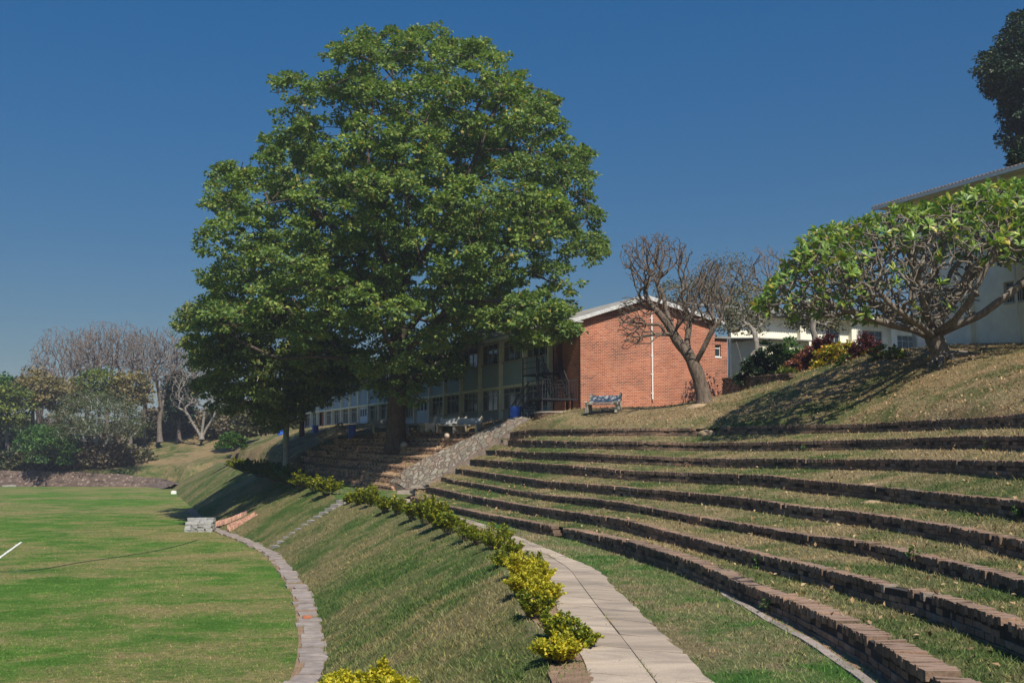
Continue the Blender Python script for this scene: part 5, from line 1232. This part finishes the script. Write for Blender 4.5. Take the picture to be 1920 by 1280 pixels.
# undergrowth
def bush(c, rx, ry, rz, n, lm, n_leaf, size, label, cat='bush', name='bush', group=None, stems=10, r=rng, spread=.3, droop=.1):
    q = unit(r.normal(0,1,(n,3))); q[:,2] = abs(q[:,2]); k = r.uniform(.45,1,n)[:,None]**.6
    A_ = np.asarray(c)+q*k*np.array([rx,ry,rz]); t = thing(name, c, label, cat, group)
    m = MB()
    for i in range(stems): e = A_[r.integers(n)]; m.tube([np.asarray(c)+[r.normal(0,rx*.1),r.normal(0,ry*.1),-.05], lerp(np.asarray(c),e,.5)+[0,0,rz*.1], e], [.02*rx+.008,.012*rx+.006,.005], 4)
    m.build('stems', M['stem'], t)
    V, Fc = leaves(A_, q, n_leaf, spread, size, droop, .8, r, shell=.2); mesh_obj('foliage', V, Fc, LM[lm], t); return t
G_U = 'brushwood below the far trees'
ulist = [(-8,897,156,6,4,7,'dark','dark brushwood at the left edge of the field'),(28,890,157,5,4,6,'olive','olive brushwood behind the left end of the field'),(120,880,158,7,4,6.5,'olive','broad olive brushwood behind the small green tree'),(195,872,159,6,4,6.5,'brown','dry brown brushwood behind the pale trunked tree'),(235,874,161,5,4,5,'olive','olive brushwood left of the dry bank'),
 (262,846,176,7,4,5.5,'brown','dry brown brushwood on the rim of the bank, below the bare trees'),(310,824,177,6,4,5,'olive','dull green hedge-like brush on the rim behind the bent trunk'),(350,822,178,6,4,4.5,'olive','olive brush right of the bent trunk'),(400,820,178,7,4,6,'brown','brown brush behind the three stemmed tree'),(440,812,172,6,4,7,'olive','olive brush behind the green crown, right of the dry bank'),(480,808,160,6,4,7,'brown','brown brush at the right end of the far rim'),(60,856,172,8,5,8,'dark','dark thicket under the ochre trees at left'),(160,850,178,9,5,7,'olive','thicket beneath the middle of the bare row'),(225,846,184,8,5,8,'brown','grey brown thicket beneath the tallest bare tree'),(330,815,186,8,4,9,'brown','tall grey brown thicket behind the narrow evergreen'),(510,806,150,6,4,7,'olive','olive brush beyond the end of the classroom block'),(100,835,190,9,5,9,'brown','grey brown thicket far behind the green bush'),(0,840,185,9,5,10,'dark','dark thicket at the extreme left, under the green crown')]
for (x,y,Y,rx,ry,rz,lm,lab) in ulist: bush(P(x,y,Y)-[0,0,.4], rx*.9, ry, rz*.62, 170, lm, 34, .5, lab, 'brushwood', 'brushwood', G_U, stems=14, spread=1.1)
bush(P(435,836,116)-[0,0,.2], 1.6, 1.2, 1.5, 90, 'green', 30, .2, 'single green shrub on the dry slope of the bank', stems=10, spread=.4)
bush(PZ(88,906,ZF), .9,.8,.9, 30, 'green', 16, .5, 'small bright green plant beside the forked pale trunk', 'plant', 'leafy_plant', None, 6, spread=.3)
# rough stone wall at the far end of the field
sw = np.array([[-260,150,0],[-160,150,0],[-75,150,0],[-57,148.5,0],[-47.5,146.5,0],[-44.5,142,0],[-43.2,138.5,0]],float)
n = 220; sw = resample(sw, n); topz = np.interp(np.arange(n), [0,110,175,200,219], [-2.9,-2.7,-2.5,-2.9,-4.2]); nw,_ = normals2(sw)
G = np.stack([np.stack([sw[:,0]-nw[:,0]*t_*1.6+noise2(sw[:,0],topz*0+t_*4,1.7,5)*.2, sw[:,1]-nw[:,1]*t_*1.6+noise2(sw[:,0]*1.3,topz*0+t_*6,2,6)*.25, lerp(np.full(n,ZF-.1), topz, t_)+noise2(sw[:,0],topz*0,1.2,3)*.12*t_],1) for t_ in np.linspace(0,1,9)],1)
bk_ = G[:,-1:].copy(); bk_[:,:,1] += 3; bk_[:,:,2] -= .3; G = np.concatenate([G,bk_],1)
o = mesh_obj('stone_retaining_wall', G.reshape(-1,3), grid_faces(n,10), rubble_mat('far_rubble', [(0,(.06,.04,.03)),(.5,(.11,.075,.058)),(.8,(.18,.13,.10)),(1,(.24,.18,.14))], (.09,.062,.045), 2.6, .12)); tag(o, 'rough reddish stone retaining wall along the far end of the field', 'wall')

# ---------------------------------------------------------------- trees right of the gable
def polytrunk(L): return [P(*q) for q in L]
CY = 52
regions = [([(1168,455),(1200,440),(1240,434),(1275,445),(1300,470),(1290,492),(1255,505),(1235,535),(1195,545),(1172,515),(1160,485)], 560, 3.0), ([(1160,560),(1200,550),(1215,600),(1200,650),(1165,655),(1155,610)], 300, 1.5), ([(1280,520),(1330,480),(1370,500),(1372,560),(1340,600),(1300,600),(1270,570)], 520, 3.0), ([(1230,560),(1290,560),(1300,610),(1240,625)], 120, 1.5)]
A_, O_ = [], []
for poly, n, dep in regions: a, o = crown_pts(poly, CY, dep, n, .15); A_.append(a); O_.append(o)
A_ = np.concatenate(A_); O_ = np.concatenate(O_)
tk = polytrunk([(1322,760,CY),(1318,735,CY),(1308,700,CY),(1292,665,CY),(1270,640,CY),(1255,612,CY),(1238,590,CY),(1218,568,CY),(1208,548,CY),(1222,515,CY),(1232,492,CY),(1230,470,CY)])
lb = [polytrunk([(1302,685,CY),(1318,655,CY-.5),(1335,620,CY-.8),(1352,600,CY-1),(1362,560,CY)]), polytrunk([(1292,665,CY),(1288,640,CY+.4),(1294,600,CY+.6),(1300,575,CY+.8)]), polytrunk([(1262,622,CY),(1275,608,CY-.4),(1280,598,CY-.6),(1305,590,CY-.9),(1325,570,CY-1)]), polytrunk([(1255,625,CY),(1235,628,CY-.6),(1222,640,CY-1),(1210,655,CY-1.2)]), polytrunk([(1232,585,CY),(1212,590,CY-.5),(1195,575,CY-.6),(1190,600,CY-.7)]), polytrunk([(1262,615,CY),(1250,585,CY+.5),(1245,560,CY+.8)]), polytrunk([(1222,515,CY),(1200,500,CY-.3),(1185,480,CY-.5)])]
t, *_ = tree('leaning_tree', 'leafless leaning tree with thick gnarled trunk in front of the brick gable', 'tree', [tk]+lb, A_, O_, .29, .013, bark_mat('gnarled_bark',(.05,.038,.028),(.20,.155,.115),4), None, step=.28, w=.5, start=.6, thick=.05, bow=.25, jit=.13)
for c_, r_ in (((1332,708),.30),((1333,722),.26),((1312,738),.30)):
    pass
V1, F1 = leaves(A_[rng.random(len(A_)) < .10], O_[:int(len(O_)*.0)+len(A_[:0])] if False else np.tile([0,0,1.],(len(A_),1)), 5, .3, .14) if False else (None, None)
# background thin crowns over the roof
G_R = 'grey brown trees beyond the roof ridge'
for (bx,by),Y,(cx,cy),(rx,ry),nn2,lm,nl,lab in [((1300,680),92,(1290,555),(75,36),260,'olive',8,'sparse olive crown rising behind the ridge of the brick gable'),((1372,690),88,(1360,535),(62,62),380,'olive',4,'grey leafless crown between the gable and the frangipani tree'),((1442,690),94,(1440,520),(58,66),430,None,0,'tall leafless crown behind the left edge of the frangipani tree'),((1400,690),86,(1400,575),(60,40),200,'olive',8,'low dusty crown in front of the white building'),((905,700),100,(905,605),(38,16),70,'olive',14,'dusty grey green crown glimpsed under the right limb of the big tree')]:
    A_, O_ = fan(cx,cy,rx,ry,Y,nn2,low=.7); b = P(bx,by,Y)
    tree('dusty_tree', lab, 'tree', [[b-[0,0,3], P(bx,by-60,Y) if by-60 > cy else P(bx,(by+cy)/2,Y), P(cx,cy+ry*.3,Y)]], A_, O_, .28, .02, M['bark_twig'], LM[lm] if lm else None, n_leaf=nl, spread=.9, size=.16, group=G_R, step=.6, w=.42, start=.4, thick=.1, bow=.35, shell=.1)
# curved tree behind the low wall
A_, O_ = fan(1392,605,52,44,60,210,low=.6)
tree('curved_tree', 'small crooked tree with sparse green leaves above the low brick wall', 'tree', [polytrunk([(1390,712,58.5),(1393,695,58.5),(1404,675,58.5),(1420,655,58.5),(1418,635,58.5),(1412,618,59)]), polytrunk([(1393,692,58.5),(1388,665,58.5),(1380,640,58.5)])], A_, O_, .24, .014, M['bark_grey'], LM['olive'], n_leaf=9, spread=.5, size=.13, step=.4, w=.2, start=.5, thick=.05, shell=.1)
A_, O_ = fan(1525,600,62,40,60,240,low=.6)
tree('curved_tree', 'crooked tree with leaning grey stems standing in the colourful shrubs', 'tree', [polytrunk([(1535,690,57),(1530,655,57),(1528,630,57),(1522,612,57),(1530,590,57)]), polytrunk([(1510,685,57),(1502,650,57),(1478,625,57),(1450,600,57)]), polytrunk([(1532,650,57),(1545,625,57),(1555,605,57)])], A_, O_, .25, .014, M['bark_grey'], LM['olive'], n_leaf=9, spread=.5, size=.14, step=.4, w=.2, start=.3, thick=.05, shell=.1)

# ---------------------------------------------------------------- frangipani
FY = 41.5
FR = [(1418,575),(1440,545),(1470,505),(1500,460),(1530,432),(1590,425),(1640,405),(1690,388),(1725,390),(1760,385),(1800,368),(1850,352),(1920,342),(1990,345),(2060,380),(2090,450),(2060,520),(1990,560),(1930,575),(1860,590),(1800,600),(1700,605),(1640,603),(1560,598),(1500,596),(1450,596)]
A_, O_ = crown_pts(FR, FY, 4.6, 7000, .5); A_, O_ = thin(A_, O_, .27); ax_ = A_[:,0]/A_[:,1]*F+960; ay_ = 843-A_[:,2]/A_[:,1]*F; kp = ~((ax_ > 1770) & (ay_ > 470) & (rng.random(len(A_)) < .62)) & ~((ax_ > 1845) & (ay_ > 495) & (ax_ < 2000)); A_, O_ = A_[kp][:3300], O_[kp][:3300]; print('frangi tips', len(A_))
fb = P(1768,672,FY); fb[2] -= .15
tk = [fb, P(1762,655,FY), P(1752,636,FY), P(1748,615,FY), P(1740,590,FY+.3)]
lb = [[P(1752,636,FY), P(1715,618,FY-.6), P(1670,608,FY-1.2), P(1620,592,FY-1.5), P(1560,570,FY-1.5)],[P(1752,630,FY), P(1790,612,FY-.8), P(1840,590,FY-1.5), P(1880,560,FY-2), P(1930,520,FY-2)],[P(1750,625,FY), P(1700,600,FY+1), P(1640,570,FY+2), P(1580,520,FY+2)],[P(1748,620,FY), P(1770,585,FY+1.2), P(1810,530,FY+2), P(1870,470,FY+2)],[P(1748,615,FY), P(1735,580,FY-1), P(1720,520,FY-1.5), P(1700,460,FY-1.5)],[P(1750,625,FY), P(1790,600,FY-2), P(1820,560,FY-3), P(1850,500,FY-3.2)],[P(1752,632,FY), P(1720,606,FY-2), P(1680,580,FY-3.2), P(1640,540,FY-3.5)]]
t = thing('frangipani_tree', fb, 'wide spreading frangipani tree with twisted bare branches and fresh green rosettes of leaves', 'tree')
nd, pr_, en, n0 = grow([tk]+lb, A_, .22, .12, .45, .5, .12); rd, kids = radii(nd, pr_, .020, .34, n0); rd = np.maximum(rd, .022)
skin(nd, pr_, rd, 'trunk', M['bark_frangi'], t, .06, kt=10, ks=6)
tip = nd[en]; td = unit(nd[en]-nd[pr_[en]]); kk = kids[en] == 0; tip, td = tip[kk], td[kk]
tx = tip[:,0]/tip[:,1]*F+960; tyy = 843-tip[:,2]/tip[:,1]*F
top_edge = np.interp(tx, [1418,1500,1600,1700,1800,1920,2090], [560,455,420,390,350,322,440])
pr = np.clip(1.25-(tyy-top_edge)/np.interp(tx,[1420,1500,1700,1800,1920],[130,95,60,130,230]),.06,1); pr = np.where(tx < 1620, np.maximum(pr,.55*(tyy<602)), np.maximum(pr,.10))
pk = rng.random(len(tip)) < pr; tip, td = tip[pk], td[pk]; print('rosettes', len(tip))
m_ = 11; n = len(tip)*m_; idx = np.repeat(np.arange(len(tip)), m_); az = rng.uniform(0,6.283,n); ax = unit(td+np.array([0,0,.55]))[idx]
u1 = unit(np.cross(ax, np.array([.3,.2,.9]))); u2 = np.cross(ax, u1); el = rng.uniform(.05,.9,n)
d = unit((np.cos(az)*np.cos(el))[:,None]*u1+(np.sin(az)*np.cos(el))[:,None]*u2+np.sin(el)[:,None]*ax); s = rng.uniform(.26,.42,n)
side = unit(np.cross(d, ax+rng.normal(0,.15,(n,3)))); nr = np.cross(side, d); b = tip[idx]+ax*rng.uniform(-.03,.06,n)[:,None]; w = (s*.16)[:,None]; S = s[:,None]
V = np.stack([b, b+d*S*.5+side*w+nr*w*.3, b+d*S*.85+side*w*.75-nr*S*.06, b+d*S-nr*S*.16, b+d*S*.85-side*w*.75-nr*S*.06, b+d*S*.5-side*w+nr*w*.3, b+d*S*.5, b+d*S*.85-nr*S*.04],1).reshape(-1,3)
base_ = np.arange(n)[:,None]*8; f4 = np.array([[0,1,6,5],[1,2,7,6],[5,6,7,4],[2,3,4,7]]); Fc = (f4[None]+base_[:,:,None].transpose(0,2,1)*1).reshape(-1,4)
mesh_obj('crown', V, Fc, LM['frangi'], t)
# surface roots of the frangipani
m = MB()
for i in range(5):
    a0 = fb+[0,0,.25]; an_ = -2.6+i*.55; L = random.uniform(.8,1.5); e = a0+[math.cos(an_)*L, math.sin(an_)*L, 0]; e[2] = Hs(e[0],e[1])-.05; mid = lerp(a0,e,.5); mid[2] = Hs(mid[0],mid[1])+.08
    m.tube(resample(np.array([a0,mid,e]),6), np.linspace(.16,.04,6), 8)
m.build('roots', M['bark_frangi'], t)

# dark tree above the right roof
DK = [(1895,60),(1908,30),(1990,20),(2060,150),(2060,300),(1990,330),(1920,310),(1896,290),(1880,262),(1885,235),(1878,210),(1885,190),(1868,185),(1858,175),(1845,150),(1835,130),(1842,112),(1860,100),(1875,85)]
A_, O_ = crown_pts(DK, 74, 5, 1500, .6); A_, O_ = thin(A_, O_, .75)
tree('dark_tree', 'almost black dense tree rising behind the roof at the top right corner', 'tree', [[P(1985,640,74), P(1985,400,74), P(1975,300,74), P(1965,180,74)],[P(1980,330,74),P(1930,250,74),P(1880,160,74)]], A_, O_, .5, .03, M['bark_dark'], LM['dark'], n_leaf=110, spread=.75, size=.2, step=.8, w=.3, start=.5, thick=.1, flat=.7, shell=.4)
bush(rf_(-2.2, ez+1.75, -4.9), .6,.5,.9, 24, 'dark', 40, .16, 'tiny dark shoot sticking up behind the roof edge at right', 'tree', 'treetop', None, 5, spread=.3)

# ---------------------------------------------------------------- shrubs behind the slope
for (x,y,Y,rx,ry,rz,lm,nl,sz,lab) in [(1425,712,56.5,1.3,.8,1.5,'dark',70,.16,'dark green shrub just above the low brick wall'),(1455,700,56,1.2,.8,1.7,'dark',70,.16,'dark green shrub right of the crooked tree'),(1485,692,56,1.0,.8,1.5,'green',60,.15,'green shrub in the middle of the flower bed'),(1500,700,54.5,.9,.7,1.0,'red',80,.12,'copper red shrub in front of the flower bed'),(1530,690,54.5,1.0,.7,1.45,'red',70,.12,'tall copper red shrub behind the yellow croton'),(1478,706,54,.7,.5,.45,'ygreen',50,.16,'low light green plant between the low wall and the red shrub'),(1548,672,53.5,.8,.6,1.2,'maroon',70,.13,'dark maroon shrub beside the tall window'),(1560,684,52.5,1.1,.6,.95,'croton',70,.14,'yellow croton shrub spotted with orange'),(1590,678,52,1.0,.6,1.0,'croton',60,.15,'orange and yellow croton at the right end of the bed'),(1622,672,51,.8,.6,1.15,'maroon',40,.13,'thin dark red shrub near the right end of the bed')]:
    bush(P(x,y,Y)-[0,0,.3], rx, ry, rz+.2, 40, lm, nl, sz, lab, 'shrub', 'shrub', 'shrubs of the flower bed', 7, spread=.3)
for (x,y,Y,lab) in [(1680,664,46,'tuft of upright flower stalks on the slope crest, left one'),(1650,668,47,'tuft of upright yellow flower stalks on the slope crest, right of the thin red shrub'),(1585,684,49.5,'pale grassy spikes in front of the croton')]:
    bush(P(x,y,Y)-[0,0,.2], .45,.3,.65, 16, 'ygreen', 12, .16, lab, 'plant', 'flower_tuft', None, 14, spread=.12)

# ---------------------------------------------------------------- golden hedge along the path
HD = [(1048,1243,.48,.40,'gold'),(1092,1215,.34,.34,'hedge'),(1040,1198,.50,.42,'hedge'),(1000,1160,.50,.46,'hedge'),(1025,1135,.45,.50,'gold'),(985,1120,.60,.60,'gold'),(1010,1100,.50,.56,'gold'),(975,1085,.55,.62,'gold'),(1000,1075,.42,.52,'hedge'),(945,1062,.50,.42,'hedge'),(960,1040,.46,.40,'hedge'),(925,1030,.62,.72,'hedge'),(945,1015,.5,.45,'hedge'),
 (895,1018,.55,.50,'hedge'),(868,1008,.50,.55,'hedge'),(840,995,.55,.62,'hedge'),(818,985,.6,.85,'hedge'),(796,978,.55,.80,'hedge'),(772,970,.55,.55,'hedge'),(745,962,.5,.62,'hedge'),(722,958,.5,.55,'hedge'),(696,950,.62,.85,'hedge'),(675,948,.62,.75,'hedge'),(655,944,.4,.45,'hedge')]
names = ['nearest','second','third','fourth','fifth','sixth','seventh','eighth','ninth','tenth','eleventh','twelfth','thirteenth','fourteenth','fifteenth','sixteenth','seventeenth','eighteenth','nineteenth','twentieth','twenty-first','twenty-second','twenty-third','farthest']
def hedge(c, rx, rz, lm, label, group, dense=1., size=.045):
    """many upright sprays of small leaves"""
    t = thing('hedge_shrub', c, label, 'shrub', group); n = int((21 if lm != 'gold' else 40)*dense*(rx/.5)**1.3)+12; m = MB(); cs, dr = [], []
    for i in range(n):
        a = rng.uniform(0,6.283); r0 = rng.random()**.6; tp = c+np.array([math.cos(a)*rx*r0, math.sin(a)*rx*r0, rz*(1.15-.5*r0)*(rng.uniform(.55,1.35) if lm != 'gold' else rng.uniform(.7,1.15))]); b = c+np.array([math.cos(a)*rx*.3*r0, math.sin(a)*rx*.3*r0, 0]); md = lerp(b,tp,.5)+[0,0,rz*.12]
        m.tube([b-[0,0,.05], md, tp], [.009,.006,.003], 3)
        for f in np.linspace(.22,1,12): q = (1-f)**2*b+2*f*(1-f)*md+f*f*tp; cs.append(q); dr.append(unit(tp-b))
    m.build('stems', M['stem'], t); cs, dr = np.array(cs), np.array(dr)
    V, Fc = leaves(cs, dr, 7, .045, size, -.3, 1., shell=.1); mesh_obj('foliage', V, Fc, LM[lm], t)
for i, (x,y,rx,rz,lm) in enumerate(HD):
    c = PZ(x,y,ZP) if x > 700 else P(x,y,{696:52,675:54,655:56}[x])
    far_ = c[1] > 34
    hedge(c, rx*(.72 if not far_ else .8), rz*(.75 if not far_ else .85), lm, '%s golden green shrub of the hedge along the concrete path, counted from the camera' % names[i].capitalize(), 'golden hedge shrubs along the path', size=.045 if not far_ else .085, dense=1.15)
for i,(x,y,Y,rx,rz,lm) in enumerate([(613,925,62,.9,.7,'hedge'),(590,918,65,.8,.6,'hedge'),(565,912,68,.8,.7,'hedge'),(540,905,71,1.1,.8,'green'),(515,900,74,1.1,.9,'green'),(490,893,78,1.2,.9,'green'),(465,886,84,1.2,.7,'green'),(445,878,96,1.2,.6,'hedge')]):
    hedge(P(x,y,Y), rx, rz, lm, ['small golden shrub left of the top of the bank steps','second small golden shrub left of the bank steps','golden shrub at the edge of the big tree shadow','dark green shrub just right of the slim trunk, on the bank top','dark green shrub below the slim trunk on the bank top','dark green shrub left of the slim trunk on the bank top','low green shrub at the far part of the bank top','farthest low yellow shrub on the bank top'][i], 'low shrubs on the far part of the bank top', size=.11, dense=.9)
# front golden bush cut by the lower edge
c = P(690,1292,15.2); 
for i,(dx,dy,rx,rz) in enumerate([(-.32,.2,.36,.26),(.05,.1,.36,.27),(.36,.0,.34,.22),(0.15,.35,.16,.36)]):
    hedge(c+[dx,dy,-.12], rx, rz, 'gold', ['left part of the bright golden bush at the bottom edge of the photo','middle bright golden bush at the bottom edge of the photo','right bright golden bush at the bottom edge of the photo','taller golden sprig behind the bushes at the bottom edge'][i], 'bright golden bushes at the bottom edge', dense=2.2, size=.05)
# weeds on walls and path joints
for (x,y,Y,lab) in [(1415,1063,Yk(2,1415)-.2,'small green weed growing from the cracked wall in the middle'),(1715,1044,Yk(3,1715)-.1,'small green weed at the foot of the third terrace wall'),(1905,968,Yk(5,1905)-.15,'weed in front of the grey patched wall at right'),(1848,842,Yk(7,1848)-.15,'tall weed climbing the seventh terrace wall at right'),(1508,840,Yk(7,1508)-.15,'green weed on the second wall from the top, centre'),(1440,1143,Yk(1,1440)-.15,'weed at the foot of the lowest wall')]:
    bush(P(x,y+3,Y), .10,.07,.22, 10, 'green', 8, .045, lab, 'weed', 'weed', None, 5, spread=.05)

# dry leaves on the slope and terraces (nobody could count them)
L_ = []
for (x0,x1,y0,y1,n) in [(4,17,27,52,9000),(-14,2,56,76,3600),(2,15,24,48,1500),(-30,-8,60,100,2200)]:
    p = np.stack([rng.uniform(x0,x1,n), rng.uniform(y0,y1,n)],1); i2,d2 = inside_dist(p[:,0],p[:,1],HILLMASK); p = p[~i2]; L_.append(np.stack([p[:,0],p[:,1],H(p[:,0],p[:,1])+.02],1))
for G_, key in GRIDS:
    if key in ('terrace','shade'):
        q = G_.reshape(-1,3); q = q[q[:,1] > 8]; sel = rng.integers(0,len(q)-1, 300 if key == 'terrace' else 450); a = rng.random((len(sel),1)); L_.append(q[sel]*(1-a)+q[np.minimum(sel+1,len(q)-1)]*a*1.0+[0,0,.02] if False else q[sel]+np.stack([rng.normal(0,.12,len(sel)),rng.normal(0,.12,len(sel)),np.full(len(sel),.03)],1))
p = np.concatenate(L_); 
V, Fc = leaves(p, np.tile([0,0,1.],(len(p),1)), 1, .03, .085, .3, .3, width=.33); tag(mesh_obj('fallen_leaves', V, Fc, leaf_mat('dry_fallen_leaf', [(0,(.16,.09,.045)),(.5,(.30,.19,.10)),(1,(.46,.33,.19))], .8, .05, .1)), 'dry tan leaves scattered over the slope and terraces', 'fallen leaves', kind='stuff')
blades()

# ---------------------------------------------------------------- dry season haze
hz = MB().abox(-1000,1000,-120,1400,-7.2,46).build('haze', None); tag(hz, kind='stuff')
hmt = bpy.data.materials.new('haze'); hmt.use_nodes = True; hn = hmt.node_tree; hn.nodes.remove(hn.nodes['Principled BSDF'])
hv = hn.nodes.new('ShaderNodeVolumePrincipled'); hv.inputs['Color'].default_value = (.86,.90,1,1); hv.inputs['Density'].default_value = .00045; hv.inputs['Anisotropy'].default_value = .2
hn.links.new(hv.outputs[0], hn.nodes['Material Output'].inputs['Volume']); hz.data.materials.append(hmt)
